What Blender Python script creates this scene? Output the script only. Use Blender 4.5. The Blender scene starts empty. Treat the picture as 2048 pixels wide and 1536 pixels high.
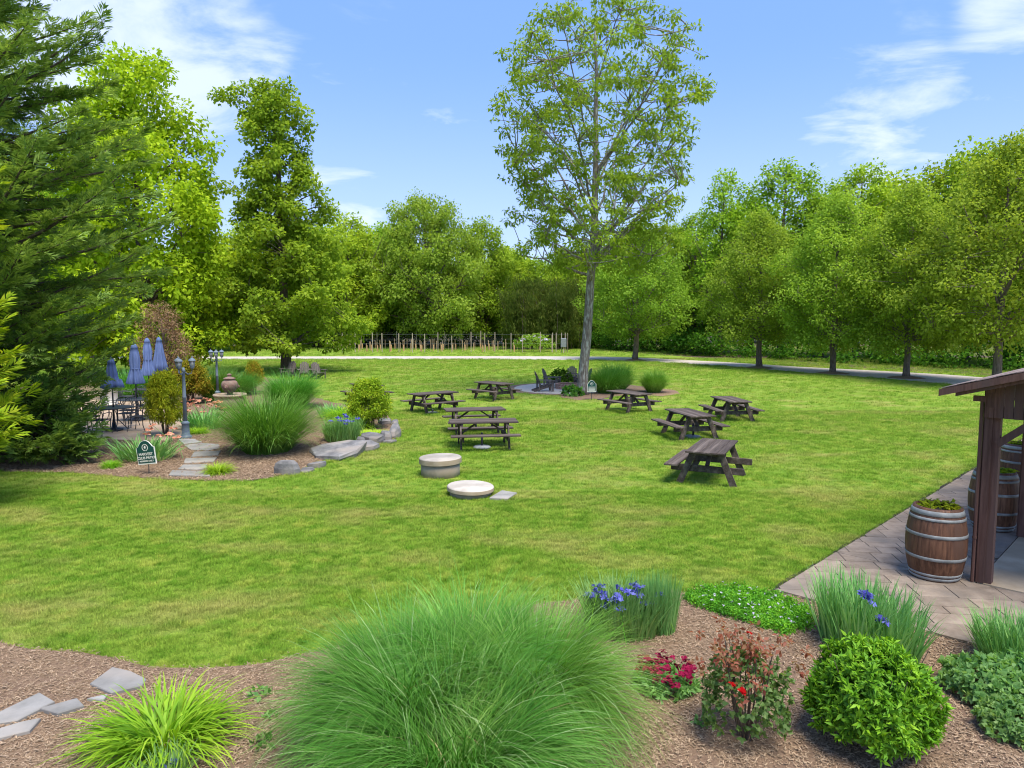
import bpy, math, random
import numpy as np
from mathutils import Vector, Matrix

# ------------------------------------------------------------------ camera, sky, sun, exposure
scene = bpy.context.scene
COL = scene.collection
R = math.radians
F_PX, CAM_H, PITCH = 1420.0, 3.4, R(5.0)

cam_data = bpy.data.cameras.new('camera')
cam_data.sensor_width = 36.0
cam_data.lens = F_PX / 2048.0 * 36.0
cam_data.clip_start = 0.1
cam_data.clip_end = 3000.0
cam = bpy.data.objects.new('camera', cam_data)
COL.objects.link(cam)
cam.location = (0, 0, CAM_H)
cam.rotation_euler = (R(90) - PITCH, 0, 0)
scene.camera = cam

SUN_EL, SUN_AZ = R(66), R(152)      # azimuth clockwise from +Y: behind the camera, to the right
EXPOSURE = 1.5

def ray(px, py):
    """direction in the world of a photograph pixel (2048 x 1536)"""
    dx, dy = (px - 1024) / F_PX, -(py - 768) / F_PX
    c, s = math.cos(PITCH), math.sin(PITCH)
    return Vector((dx, c + dy * s, -s + dy * c))

def g(px, py, z=0.0):
    """place in the garden at height z that the photograph shows at this pixel"""
    d = ray(px, py)
    t = (z - CAM_H) / d.z
    return Vector((d.x * t, d.y * t, z))

world = bpy.data.worlds.new('World')
scene.world = world
world.use_nodes = True
wn, wl = world.node_tree.nodes, world.node_tree.links
wn.clear()
w_out = wn.new('ShaderNodeOutputWorld')
w_bg = wn.new('ShaderNodeBackground')
w_bg.inputs['Strength'].default_value = 0.15
sky = wn.new('ShaderNodeTexSky')
sky.sky_type = 'NISHITA'
sky.sun_disc = False
sky.sun_elevation = SUN_EL
sky.sun_rotation = SUN_AZ
sky.air_density = 1.0
sky.dust_density = 0.6
sky.ozone_density = 2.0
hsv = wn.new('ShaderNodeHueSaturation')
hsv.inputs['Saturation'].default_value = 1.05
hsv.inputs['Value'].default_value = 0.74
wl.new(sky.outputs[0], hsv.inputs['Color'])
tc = wn.new('ShaderNodeTexCoord')
sep = wn.new('ShaderNodeSeparateXYZ')
wl.new(tc.outputs['Generated'], sep.inputs[0])

def wmath(op, a, b=None, clamp=False):
    n = wn.new('ShaderNodeMath'); n.operation = op; n.use_clamp = clamp
    for i, v in enumerate((a, b)):
        if v is None: continue
        if isinstance(v, (int, float)): n.inputs[i].default_value = v
        else: wl.new(v, n.inputs[i])
    return n.outputs[0]

zz = wmath('ADD', wmath('MAXIMUM', sep.outputs['Z'], 0.0), 0.18)
cx = wmath('DIVIDE', sep.outputs['X'], zz)
cy = wmath('DIVIDE', sep.outputs['Y'], zz)
comb = wn.new('ShaderNodeCombineXYZ')
wl.new(wmath('MULTIPLY', cx, 0.75), comb.inputs[0])
wl.new(cy, comb.inputs[1])
nz = wn.new('ShaderNodeTexNoise')
nz.inputs['Scale'].default_value = 3.2
nz.inputs['Detail'].default_value = 9.0
nz.inputs['Roughness'].default_value = 0.58
nz.inputs['Distortion'].default_value = 0.5
wl.new(comb.outputs[0], nz.inputs['Vector'])
def wramp(v, a, b):
    m = wn.new('ShaderNodeMapRange'); m.interpolation_type = 'SMOOTHSTEP'
    m.inputs['From Min'].default_value = a; m.inputs['From Max'].default_value = b
    wl.new(v, m.inputs['Value'])
    return m.outputs['Result']
cloud = wramp(nz.outputs['Fac'], 0.60, 0.86)
# banks of cloud where the day had them; the thin cloud goes on all round
bank = None
for (px, py, rad, k) in ((270, 60, 12, .17), (120, 110, 10, .16), (420, 120, 7, .08), (1790, 230, 7, .15), (1690, 290, 5, .07), (2035, 20, 4, .22), (700, 400, 5, .16), (1900, 20, 4, .05)):
    d = ray(px, py).normalized()
    dp = wn.new('ShaderNodeVectorMath'); dp.operation = 'DOT_PRODUCT'
    nv = wn.new('ShaderNodeVectorMath'); nv.operation = 'NORMALIZE'
    wl.new(tc.outputs['Generated'], nv.inputs[0])
    wl.new(nv.outputs[0], dp.inputs[0]); dp.inputs[1].default_value = d
    m = wmath('MULTIPLY', wramp(dp.outputs['Value'], math.cos(R(rad)), 1.0), k)
    bank = m if bank is None else wmath('ADD', bank, m)
cloud2 = wramp(wmath('ADD', nz.outputs['Fac'], bank), 0.57, 0.86)
cl = wmath('MULTIPLY', wmath('MAXIMUM', cloud, cloud2), 0.72)
# pale band of vapour towards the horizon, all round
low = wmath('MULTIPLY', wramp(sep.outputs['Z'], 0.36, 0.0), 0.36)
cl = wmath('MAXIMUM', cl, low)
wmix = wn.new('ShaderNodeMixRGB')
wmix.inputs['Color2'].default_value = (2.5, 2.75, 3.15, 1)
wl.new(cl, wmix.inputs['Fac'])
flat = wn.new('ShaderNodeMixRGB'); flat.inputs['Fac'].default_value = 0.74; flat.inputs['Color2'].default_value = (0.58, 1.10, 2.80, 1)
wl.new(hsv.outputs[0], flat.inputs['Color1']); wl.new(flat.outputs[0], wmix.inputs['Color1'])
wl.new(wmix.outputs[0], w_bg.inputs['Color'])
wl.new(w_bg.outputs[0], w_out.inputs['Surface'])

sun_data = bpy.data.lights.new('sun', 'SUN')
sun_data.energy = 2.3
sun_data.angle = R(30)
sun_data.color = (1.0, 0.955, 0.88)
sun = bpy.data.objects.new('sun', sun_data)
COL.objects.link(sun)
sd = Vector((math.sin(SUN_AZ) * math.cos(SUN_EL), math.cos(SUN_AZ) * math.cos(SUN_EL), math.sin(SUN_EL)))
sun.rotation_euler = sd.to_track_quat('Z', 'Y').to_euler()
sun.location = sd * 60

vs = scene.view_settings
vs.view_transform = 'Standard'; vs.look = 'None'; vs.gamma = 1.0; vs.exposure = EXPOSURE
vs.use_curve_mapping = False
scene.render.engine = 'CYCLES'
cy_ = scene.cycles
cy_.use_denoising = True
cy_.filter_width = 1.1
cy_.max_bounces = 8; cy_.diffuse_bounces = 4; cy_.glossy_bounces = 2; cy_.transmission_bounces = 4; cy_.transparent_max_bounces = 6
cy_.caustics_reflective = False; cy_.caustics_refractive = False

# ------------------------------------------------------------------ materials
MATS = {}
def nodes_of(name):
    m = bpy.data.materials.new(name); m.use_nodes = True
    nt = m.node_tree; nt.nodes.clear()
    out = nt.nodes.new('ShaderNodeOutputMaterial')
    MATS[name] = m
    return m, nt.nodes, nt.links, out

def c4(c): return (c[0], c[1], c[2], 1)

def pm(name, c1, c2, scale=4.0, rough=0.8, bump=0.2, stretch=(1, 1, 1), detail=6.0, c3=None, s3=1.0, metal=0.0, coord='Object', lo=0.35, hi=0.68, bdist=0.02, spec=0.3):
    """two-colour noise material with relief; c3 adds a broad third tone"""
    m, n, l, out = nodes_of(name)
    b = n.new('ShaderNodeBsdfPrincipled')
    b.inputs['Roughness'].default_value = rough; b.inputs['Metallic'].default_value = metal
    b.inputs['Specular IOR Level'].default_value = spec
    t = n.new('ShaderNodeTexCoord'); mp = n.new('ShaderNodeMapping'); mp.inputs['Scale'].default_value = stretch
    if coord == 'World':
        ge = n.new('ShaderNodeNewGeometry'); l.new(ge.outputs['Position'], mp.inputs[0])
    else:
        l.new(t.outputs[coord], mp.inputs[0])
    nz = n.new('ShaderNodeTexNoise'); nz.inputs['Scale'].default_value = scale; nz.inputs['Detail'].default_value = detail; nz.inputs['Roughness'].default_value = 0.62
    l.new(mp.outputs[0], nz.inputs['Vector'])
    rp = n.new('ShaderNodeValToRGB')
    rp.color_ramp.elements[0].position = lo; rp.color_ramp.elements[0].color = c4(c1)
    rp.color_ramp.elements[1].position = hi; rp.color_ramp.elements[1].color = c4(c2)
    l.new(nz.outputs['Fac'], rp.inputs[0])
    col = rp.outputs[0]
    if c3:
        n3 = n.new('ShaderNodeTexNoise'); n3.inputs['Scale'].default_value = s3; n3.inputs['Detail'].default_value = 4
        l.new(mp.outputs[0], n3.inputs['Vector'])
        mr = n.new('ShaderNodeMapRange'); mr.inputs['From Min'].default_value = 0.48; mr.inputs['From Max'].default_value = 0.66
        l.new(n3.outputs['Fac'], mr.inputs['Value'])
        mx = n.new('ShaderNodeMixRGB'); l.new(mr.outputs[0], mx.inputs['Fac']); l.new(col, mx.inputs['Color1']); mx.inputs['Color2'].default_value = c4(c3)
        col = mx.outputs[0]
    # each object a little lighter or darker
    oi = n.new('ShaderNodeObjectInfo'); mo = n.new('ShaderNodeMapRange'); mo.inputs['To Min'].default_value = 0.82; mo.inputs['To Max'].default_value = 1.15
    l.new(oi.outputs['Random'], mo.inputs['Value'])
    hv = n.new('ShaderNodeHueSaturation'); l.new(mo.outputs[0], hv.inputs['Value']); l.new(col, hv.inputs['Color'])
    l.new(hv.outputs[0], b.inputs['Base Color'])
    if bump:
        bp = n.new('ShaderNodeBump'); bp.inputs['Strength'].default_value = bump; bp.inputs['Distance'].default_value = bdist
        l.new(nz.outputs['Fac'], bp.inputs['Height']); l.new(bp.outputs[0], b.inputs['Normal'])
    l.new(b.outputs[0], out.inputs[0])
    return m

LEAF_GAIN = (1.78, 1.70, 1.45)
def leafmat(name, dark, mid, light, transl=0.5, gloss=0.0, nscale=0.5, rough=0.6, trans_tint=(1.2, 1.15, 0.6)):
    """leaf: each leaf (mesh island) takes its own tone, with broad drifts through the plant"""
    m, n, l, out = nodes_of(name)
    if not name.startswith('petal'): dark, mid, light = [tuple(min(0.8, c * k) for c, k in zip(col, LEAF_GAIN)) for col in (dark, mid, light)]
    ge = n.new('ShaderNodeNewGeometry')
    t = n.new('ShaderNodeTexCoord')
    nz = n.new('ShaderNodeTexNoise'); nz.inputs['Scale'].default_value = nscale; nz.inputs['Detail'].default_value = 3
    l.new(t.outputs['Object'], nz.inputs['Vector'])
    ad = n.new('ShaderNodeMath'); ad.operation = 'MULTIPLY_ADD'; ad.inputs[1].default_value = 0.55
    l.new(ge.outputs['Random Per Island'], ad.inputs[0])
    mr = n.new('ShaderNodeMapRange'); mr.inputs['From Min'].default_value = 0.3; mr.inputs['From Max'].default_value = 0.7; mr.inputs['To Max'].default_value = 0.45
    l.new(nz.outputs['Fac'], mr.inputs['Value']); l.new(mr.outputs[0], ad.inputs[2])
    rp = n.new('ShaderNodeValToRGB')
    e = rp.color_ramp.elements
    e[0].position = 0.05; e[0].color = c4(dark); e[1].position = 0.95; e[1].color = c4(light)
    k = e.new(0.5); k.color = c4(mid)
    l.new(ad.outputs[0], rp.inputs[0])
    oi = n.new('ShaderNodeObjectInfo'); mo = n.new('ShaderNodeMapRange'); mo.inputs['To Min'].default_value = 0.85; mo.inputs['To Max'].default_value = 1.15
    l.new(oi.outputs['Random'], mo.inputs['Value'])
    hv = n.new('ShaderNodeHueSaturation'); l.new(mo.outputs[0], hv.inputs['Value']); l.new(rp.outputs[0], hv.inputs['Color'])
    fr = n.new('ShaderNodeMath'); fr.operation = 'MULTIPLY'; fr.inputs[1].default_value = 7.13; l.new(oi.outputs['Random'], fr.inputs[0])
    fr2 = n.new('ShaderNodeMath'); fr2.operation = 'FRACT'; l.new(fr.outputs[0], fr2.inputs[0])
    hu = n.new('ShaderNodeMapRange'); k_ = 0.0 if name.startswith('petal') else 1.0; hu.inputs['To Min'].default_value = 0.5 - 0.018 * k_; hu.inputs['To Max'].default_value = 0.5 + 0.022 * k_; l.new(fr2.outputs[0], hu.inputs['Value']); l.new(hu.outputs[0], hv.inputs['Hue'])
    df = n.new('ShaderNodeBsdfDiffuse'); l.new(hv.outputs[0], df.inputs['Color'])
    tr = n.new('ShaderNodeBsdfTranslucent')
    tm = n.new('ShaderNodeMixRGB'); tm.blend_type = 'MULTIPLY'; tm.inputs['Fac'].default_value = 1.0; tm.inputs['Color2'].default_value = c4(trans_tint)
    l.new(hv.outputs[0], tm.inputs['Color1']); l.new(tm.outputs[0], tr.inputs['Color'])
    mx = n.new('ShaderNodeMixShader'); mx.inputs[0].default_value = transl
    l.new(df.outputs[0], mx.inputs[1]); l.new(tr.outputs[0], mx.inputs[2])
    res = mx.outputs[0]
    if gloss:
        gl = n.new('ShaderNodeBsdfGlossy'); gl.inputs['Roughness'].default_value = rough; gl.inputs['Color'].default_value = (1, 1, 1, 1)
        m2 = n.new('ShaderNodeMixShader'); m2.inputs[0].default_value = gloss
        l.new(res, m2.inputs[1]); l.new(gl.outputs[0], m2.inputs[2]); res = m2.outputs[0]
    l.new(res, out.inputs[0])
    return m

def lawn_nodes(n, l):
    """the lawn's own colour from where one stands on it: lush, ordinary and dry patches"""
    ge = n.new('ShaderNodeNewGeometry')
    def noise(scale, detail, lo, hi, stretch=(1, 1, 1), off=(0, 0, 0)):
        mp = n.new('ShaderNodeMapping'); mp.inputs['Scale'].default_value = stretch; mp.inputs['Location'].default_value = off
        l.new(ge.outputs['Position'], mp.inputs[0])
        z = n.new('ShaderNodeTexNoise'); z.inputs['Scale'].default_value = scale; z.inputs['Detail'].default_value = detail; z.inputs['Roughness'].default_value = 0.6
        l.new(mp.outputs[0], z.inputs['Vector'])
        r = n.new('ShaderNodeMapRange'); r.inputs['From Min'].default_value = lo; r.inputs['From Max'].default_value = hi
        l.new(z.outputs['Fac'], r.inputs['Value']); return r.outputs[0]
    def mix(f, a, b):
        m = n.new('ShaderNodeMixRGB'); l.new(f, m.inputs['Fac'])
        for s, v in (('Color1', a), ('Color2', b)):
            if isinstance(v, tuple): m.inputs[s].default_value = c4(v)
            else: l.new(v, m.inputs[s])
        return m.outputs[0]
    base = mix(noise(0.55, 5, 0.35, 0.65), (0.22, 0.365, 0.036), (0.335, 0.445, 0.064))
    base = mix(noise(1.7, 4, 0.50, 0.68, off=(7, 3, 0)), base, (0.165, 0.305, 0.028))
    base = mix(noise(4.5, 3, 0.50, 0.62, off=(3, 17, 0)), base, (0.175, 0.325, 0.030))
    base = mix(noise(2.6, 5, 0.53, 0.68, off=(13, 5, 0)), base, (0.40, 0.46, 0.075))
    dry = n.new('ShaderNodeMath'); dry.operation = 'MULTIPLY'; dry.inputs[1].default_value = 0.85
    l.new(noise(0.42, 6, 0.50, 0.72, stretch=(1, 1.7, 1), off=(21, 9, 0)), dry.inputs[0])
    base = mix(dry.outputs[0], base, (0.47, 0.42, 0.13))
    return base, noise

# ------------------------------------------------------------------ mesh helpers
def np_mesh(name, V, Q):
    V = np.asarray(V, np.float32).reshape(-1, 3); Q = np.asarray(Q, np.int32)
    k = Q.shape[1]
    me = bpy.data.meshes.new(name)
    me.vertices.add(len(V)); me.vertices.foreach_set('co', V.ravel())
    me.loops.add(Q.size); me.loops.foreach_set('vertex_index', Q.ravel())
    me.polygons.add(len(Q)); me.polygons.foreach_set('loop_start', np.arange(0, Q.size, k, dtype=np.int32))
    me.update(calc_edges=True)
    return me

class MB:
    """collects shapes into one mesh"""
    def __init__(s): s.v = []; s.f = []
    def add(s, V, Fc, M=None):
        b = len(s.v)
        for p in V:
            p = Vector(p)
            s.v.append(tuple(M @ p if M else p))
        for f in Fc: s.f.append(tuple(i + b for i in f))
        return s
    def box(s, c, d, M=None, bev=0.0):
        x, y, z = d[0] / 2, d[1] / 2, d[2] / 2
        if bev <= 0:
            V = [(c[0] + a * x, c[1] + b * y, c[2] + e * z) for e in (-1, 1) for a, b in ((-1, -1), (1, -1), (1, 1), (-1, 1))]
            Fc = [(3, 2, 1, 0), (4, 5, 6, 7), (0, 1, 5, 4), (1, 2, 6, 5), (2, 3, 7, 6), (3, 0, 4, 7)]
        else:
            V = []; e = bev
            for zz, ins in ((-z, e), (-z + e, 0), (z - e, 0), (z, e)):
                for a, b in ((-1, -1), (1, -1), (1, 1), (-1, 1)):
                    V.append((c[0] + a * (x - ins), c[1] + b * (y - ins), c[2] + zz))
            Fc = [(3, 2, 1, 0), (12, 13, 14, 15)]
            for k in range(3):
                for i in range(4):
                    j = (i + 1) % 4
                    Fc.append((k * 4 + i, k * 4 + j, k * 4 + 4 + j, k * 4 + 4 + i))
        return s.add(V, Fc, M)
    def bar(s, p, q, w, h, up=(0, 0, 1)):
        """square bar from p to q, w across and h along 'up'"""
        p, q = Vector(p), Vector(q); a = (q - p).normalized(); u = Vector(up)
        r = a.cross(u)
        if r.length < 1e-5: r = a.cross(Vector((0, 1, 0)))
        r.normalize(); u = r.cross(a).normalized()
        V = [e + r * (i * w / 2) + u * (j * h / 2) for e in (p, q) for i, j in ((-1, -1), (1, -1), (1, 1), (-1, 1))]
        return s.add(V, [(0, 1, 2, 3), (7, 6, 5, 4), (4, 5, 1, 0), (5, 6, 2, 1), (6, 7, 3, 2), (7, 4, 0, 3)])
    def tube(s, pts, rad, n=8, cap=True):
        pts = [Vector(p) for p in pts]
        if not isinstance(rad, (list, tuple, np.ndarray)): rad = [rad] * len(pts)
        V = []; ref = Vector((0.31, 0.17, 0.93))
        for i, p in enumerate(pts):
            a = (pts[min(i + 1, len(pts) - 1)] - pts[max(i - 1, 0)]).normalized()
            r = a.cross(ref)
            if r.length < 1e-3: r = a.cross(Vector((1, 0, 0)))
            r.normalize(); u = a.cross(r)
            for k in range(n):
                t = 2 * math.pi * k / n
                V.append(p + (r * math.cos(t) + u * math.sin(t)) * rad[i])
        Fc = []
        for i in range(len(pts) - 1):
            for k in range(n):
                j = (k + 1) % n
                Fc.append((i * n + k, i * n + j, i * n + n + j, i * n + n + k))
        if cap:
            Fc.append(tuple(range(n - 1, -1, -1))); Fc.append(tuple(range((len(pts) - 1) * n, len(pts) * n)))
        return s.add(V, Fc)
    def lathe(s, prof, n=24, c=(0, 0, 0), mod=None, cap=True):
        V = []
        for i, (r, z) in enumerate(prof):
            for k in range(n):
                t = 2 * math.pi * k / n
                rr = r * (mod(t, z, i) if mod else 1.0)
                V.append((c[0] + rr * math.cos(t), c[1] + rr * math.sin(t), c[2] + z))
        Fc = []
        for i in range(len(prof) - 1):
            for k in range(n):
                j = (k + 1) % n
                Fc.append((i * n + k, i * n + j, i * n + n + j, i * n + n + k))
        if cap:
            Fc.append(tuple(range(n - 1, -1, -1))); Fc.append(tuple(range((len(prof) - 1) * n, len(prof) * n)))
        return s.add(V, Fc)
    def prism(s, poly, z0, z1, chamfer=0.0):
        n = len(poly)
        cxp = sum(p[0] for p in poly) / n; cyp = sum(p[1] for p in poly) / n
        def ins(p, e):
            dx, dy = cxp - p[0], cyp - p[1]; L = math.hypot(dx, dy) or 1
            return (p[0] + dx / L * e, p[1] + dy / L * e)
        rings = [(0, z0), (0, z1 - chamfer), (chamfer, z1)] if chamfer else [(0, z0), (0, z1)]
        V = []
        for e, z in rings: V += [(*ins(p, e), z) for p in poly]
        Fc = [tuple(range(n - 1, -1, -1)), tuple(range((len(rings) - 1) * n, len(rings) * n))]
        for k in range(len(rings) - 1):
            for i in range(n):
                j = (i + 1) % n
                Fc.append((k * n + i, k * n + j, k * n + n + j, k * n + n + i))
        return s.add(V, Fc)
    def mesh(s, name, smooth=False):
        me = bpy.data.meshes.new(name); me.from_pydata(s.v, [], s.f); me.update()
        if smooth: me.polygons.foreach_set('use_smooth', [True] * len(me.polygons))
        return me
    def build(s, name, mat, parent=None, smooth=False, loc=None, kind=None):
        return obj(name, s.mesh(name, smooth), mat, parent, loc, kind)

def obj(name, me, mat, parent=None, loc=None, kind=None):
    o = bpy.data.objects.new(name, me)
    COL.objects.link(o)
    if mat is not None and not me.materials: me.materials.append(MATS[mat] if isinstance(mat, str) else mat)
    if parent is not None: o.parent = parent
    if loc is not None: o.location = loc
    if kind: o['kind'] = kind
    return o

def tag(o, label, cat, group=None, kind=None):
    o['label'] = label; o['category'] = cat
    if group: o['group'] = group
    if kind: o['kind'] = kind
    return o

def thing(name, label, cat, loc=(0, 0, 0), rz=0.0, group=None):
    o = bpy.data.objects.new(name, None); COL.objects.link(o)
    o.empty_display_size = 0.1
    o.location = loc; o.rotation_euler = (0, 0, rz)
    return tag(o, label, cat, group)

def dup(root, loc, rz=0.0, label=None, scale=None):
    """copy of a thing with its parts and sub-parts"""
    def cp(o, par):
        c = o.copy(); COL.objects.link(c)
        if par is not None: c.parent = par
        for ch in list(o.children): cp(ch, c)
        return c
    r = cp(root, None)
    r.location = loc; r.rotation_euler = (0, 0, rz)
    if label: r['label'] = label
    if scale is not None: r.scale = scale if isinstance(scale, (tuple, list)) else (scale,) * 3
    return r

def structure(o): o['kind'] = 'structure'; return o

# ------------------------------------------------------------------ foliage generators (all numpy)
def unit(a): return a / (np.linalg.norm(a, axis=1, keepdims=True) + 1e-9)

def leaf_cards(P, A, N, L, W, fold=0.18, belly=0.45):
    """pointed leaves: four corners each, base-side-tip-side, slightly folded"""
    n = len(P)
    L = np.broadcast_to(np.asarray(L, float), (n,))[:, None]; W = np.broadcast_to(np.asarray(W, float), (n,))[:, None]
    A = unit(A); S = unit(np.cross(A, N)); Nn = np.cross(S, A)
    base = P; tip = P + A * L - Nn * L * 0.12
    mid = P + A * L * belly
    V = np.stack([base, mid + S * W / 2 + Nn * W * fold, tip, mid - S * W / 2 + Nn * W * fold], 1).reshape(-1, 3)
    Q = np.arange(n * 4).reshape(-1, 4)
    return V, Q

def blades(rng, n, base_r, length, th0, bend, width, K=6, out=0.7, p=1.4, az=None, zj=0.0, twist=0.5):
    """arching grass blades rooted in a disc: strips of K quads"""
    a0 = rng.uniform(0, 2 * np.pi, n); rr = base_r * np.sqrt(rng.uniform(0, 1, n))
    B = np.stack([rr * np.cos(a0), rr * np.sin(a0), rng.uniform(-zj, 0, n)], 1)
    az_ = a0 + rng.normal(0, 1 - out, n) * 2.2 if az is None else az
    L = rng.uniform(length[0], length[1], n); t0 = np.abs(rng.uniform(th0[0], th0[1], n)) * (0.45 + 0.75 * rr / max(base_r, 1e-6))
    bd = rng.uniform(bend[0], bend[1], n); w = rng.uniform(width[0], width[1], n)
    wob = rng.normal(0, 0.16, n)
    s = np.linspace(0, 1, K + 1)
    pos = [B]; az_k = az_.copy()
    dirs = []
    for k in range(K):
        sm = (s[k] + s[k + 1]) / 2
        th = t0 + bd * sm ** p
        azk = az_ + wob * sm * 2
        d = np.stack([np.sin(th) * np.cos(azk), np.sin(th) * np.sin(azk), np.cos(th)], 1)
        dirs.append(d)
        pos.append(pos[-1] + d * (L / K)[:, None])
    P = np.stack(pos, 1)
    side = np.stack([-np.sin(az_ + rng.normal(0, twist, n)), np.cos(az_), np.zeros(n)], 1); side = unit(side)
    prof = np.minimum(1.0, 0.55 + s * 1.6) * (1 - s ** 2.2) + 0.03
    Wk = w[:, None] * prof[None, :]
    Lf = P - side[:, None, :] * Wk[:, :, None] / 2; Rt = P + side[:, None, :] * Wk[:, :, None] / 2
    V = np.stack([Lf, Rt], 2).reshape(n, (K + 1) * 2, 3)
    q = np.array([[2 * k, 2 * k + 1, 2 * k + 3, 2 * k + 2] for k in range(K)])
    Q = (np.arange(n) * (K + 1) * 2)[:, None, None] + q[None]
    return V.reshape(-1, 3), Q.reshape(-1, 4)

def join(parts):
    Vs, Qs, b = [], [], 0
    for V, Q in parts:
        Vs.append(V); Qs.append(np.asarray(Q) + b); b += len(V)
    return np.concatenate(Vs), np.concatenate(Qs)

def bez(p, c, q, n):
    t = np.linspace(0, 1, n)[:, None]
    return (1 - t) ** 2 * p + 2 * t * (1 - t) * c + t ** 2 * q

def tree_meshes(seed, trunk, r0, r1, profile, n_prim, n_clump, clump_r, leaves, leaf_len, leaf_w, flat=0.75, inner=0.3, slope=0.8, limb_k=0.4, lump=0.3, droop=0.3, tw=0.014, up=0.8, extra=()):
    """tapered trunk, limbs to the clumps and leaf clumps that fill an uneven crown"""
    rng = np.random.default_rng(seed)
    T = np.array(trunk, float)
    seg = np.linspace(0, 1, 14)
    zt = T[0, 2] + (T[-1, 2] - T[0, 2]) * seg
    tx = np.interp(zt, T[:, 2], T[:, 0]) + rng.normal(0, 0.02, 14) * (seg > 0); ty = np.interp(zt, T[:, 2], T[:, 1]) + rng.normal(0, 0.02, 14) * (seg > 0)
    TP = np.stack([tx, ty, zt], 1)
    tr = r1 + (r0 - r1) * (1 - seg) ** 0.85
    tr[0] *= 1.3; 
    tm = MB(); 
    fl = np.insert(TP, 1, TP[0] + np.array([0, 0, 0.35]), 0); fr = np.insert(tr, 1, tr[0] / 1.22)
    tm.tube([tuple(p) for p in fl], list(fr), 12)
    pz = np.array([p[0] for p in profile]); pr = np.array([p[1] for p in profile])
    zs = np.linspace(pz[0], pz[-1], 200); wgt = np.interp(zs, pz, pr) + 0.25; cdf = np.cumsum(wgt); cdf /= cdf[-1]
    u = (np.arange(n_clump) + rng.uniform(0, 1, n_clump)) / n_clump
    zc = np.interp(u, cdf, zs)
    az = np.arange(n_clump) * 2.399963 + rng.normal(0, 0.4, n_clump)
    ph = rng.uniform(0, 6.28, 6)
    lumpf = 1 + lump * (0.5 * np.sin(3 * az + ph[0] + zc * 0.9) + 0.5 * np.sin(2 * az + ph[1] - zc * 1.7) + 0.35 * np.sin(5 * az + ph[2] + zc * 2.3))
    rad = np.interp(zc, pz, pr) * np.sqrt(rng.uniform(inner ** 2, 1, n_clump)) * lumpf
    C = np.stack([np.interp(zc, zt, tx) + rad * np.cos(az), np.interp(zc, zt, ty) + rad * np.sin(az), zc], 1)
    if len(extra): C = np.concatenate([C, np.array(extra, float)]); rad = np.concatenate([rad, np.hypot(np.array(extra)[:, 0], np.array(extra)[:, 1])])
    n_clump = len(C)
    lm = MB()
    order = rng.permutation(n_clump)
    prim = [i for i in order if rad[i] > 0.45 * np.interp(C[i, 2], pz, pr)][:n_prim]
    S = []
    for i in prim:
        z0 = np.clip(C[i, 2] - rad[i] * slope * rng.uniform(0.8, 1.25), max(pz[0] * rng.uniform(0.9, 1.3), T[0, 2] + 0.8), zt[-1] * 0.97)
        p = np.array([np.interp(z0, zt, tx), np.interp(z0, zt, ty), z0])
        mid = (p + C[i]) / 2 + np.array([0, 0, rng.uniform(-0.1, 0.22) * rad[i]]) + rng.normal(0, 0.07 * max(rad[i], .3), 3)
        b = bez(p, mid, C[i], 8)
        b[1:-1] += rng.normal(0, 0.03 * max(rad[i], .3) / 2, (6, 3))
        rs = np.interp(z0, zt, tr) * limb_k
        lm.tube([tuple(x) for x in b], list(np.linspace(max(rs, tw * 1.6), tw, 8)), 6, cap=False)
        S.append(b[2:])
    S = np.concatenate(S + [TP[8:]]); ps = set(prim)
    for i in range(n_clump):
        if i in ps: continue
        d = np.linalg.norm(S - C[i], axis=1) + 1.1 * np.maximum(0, S[:, 2] - C[i, 2])
        p = S[np.argmin(d)]
        mid = (p + C[i]) / 2 + rng.normal(0, 0.12 * min(d.min(), 2.0), 3)
        lm.tube([tuple(x) for x in bez(p, mid, C[i], 5)], list(np.linspace(tw * 1.5, tw * 0.55, 5)), 4, cap=False)
    cr = clump_r * rng.uniform(0.65, 1.35, n_clump)
    cnt = np.maximum(6, (leaves * (cr / clump_r) ** 2 * rng.uniform(0.7, 1.3, n_clump))).astype(int)
    idx = np.repeat(np.arange(n_clump), cnt); n = len(idx)
    D = unit(rng.normal(0, 1, (n, 3)))
    rr = cr[idx] * rng.uniform(0, 1, n) ** 0.5
    P = C[idx] + D * rr[:, None] * np.array([1, 1, flat])
    A = unit(D * 0.7 + rng.normal(0, 0.6, (n, 3)) + np.array([0, 0, -droop]))
    N = unit(D * 0.5 + np.array([0, 0, up]) + rng.normal(0, 0.45, (n, 3)))
    s = rng.uniform(0.7, 1.3, n)
    V, Q = leaf_cards(P, A, N, leaf_len * s, leaf_w * s)
    return tm.mesh('trunk', True), lm.mesh('limbs', True), np_mesh('crown', V, Q)

def plant_tree(name, label, loc, meshes, bark, leaf, cat='tree', group=None, rz=0.0, scale=1.0):
    t = thing(name, label, cat, loc, rz, group)
    obj('trunk', meshes[0], bark, t); obj('limbs', meshes[1], bark, t, kind='stuff'); obj('crown', meshes[2], leaf, t, kind='stuff')
    t.scale = scale if isinstance(scale, tuple) else (scale,) * 3
    return t

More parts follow.
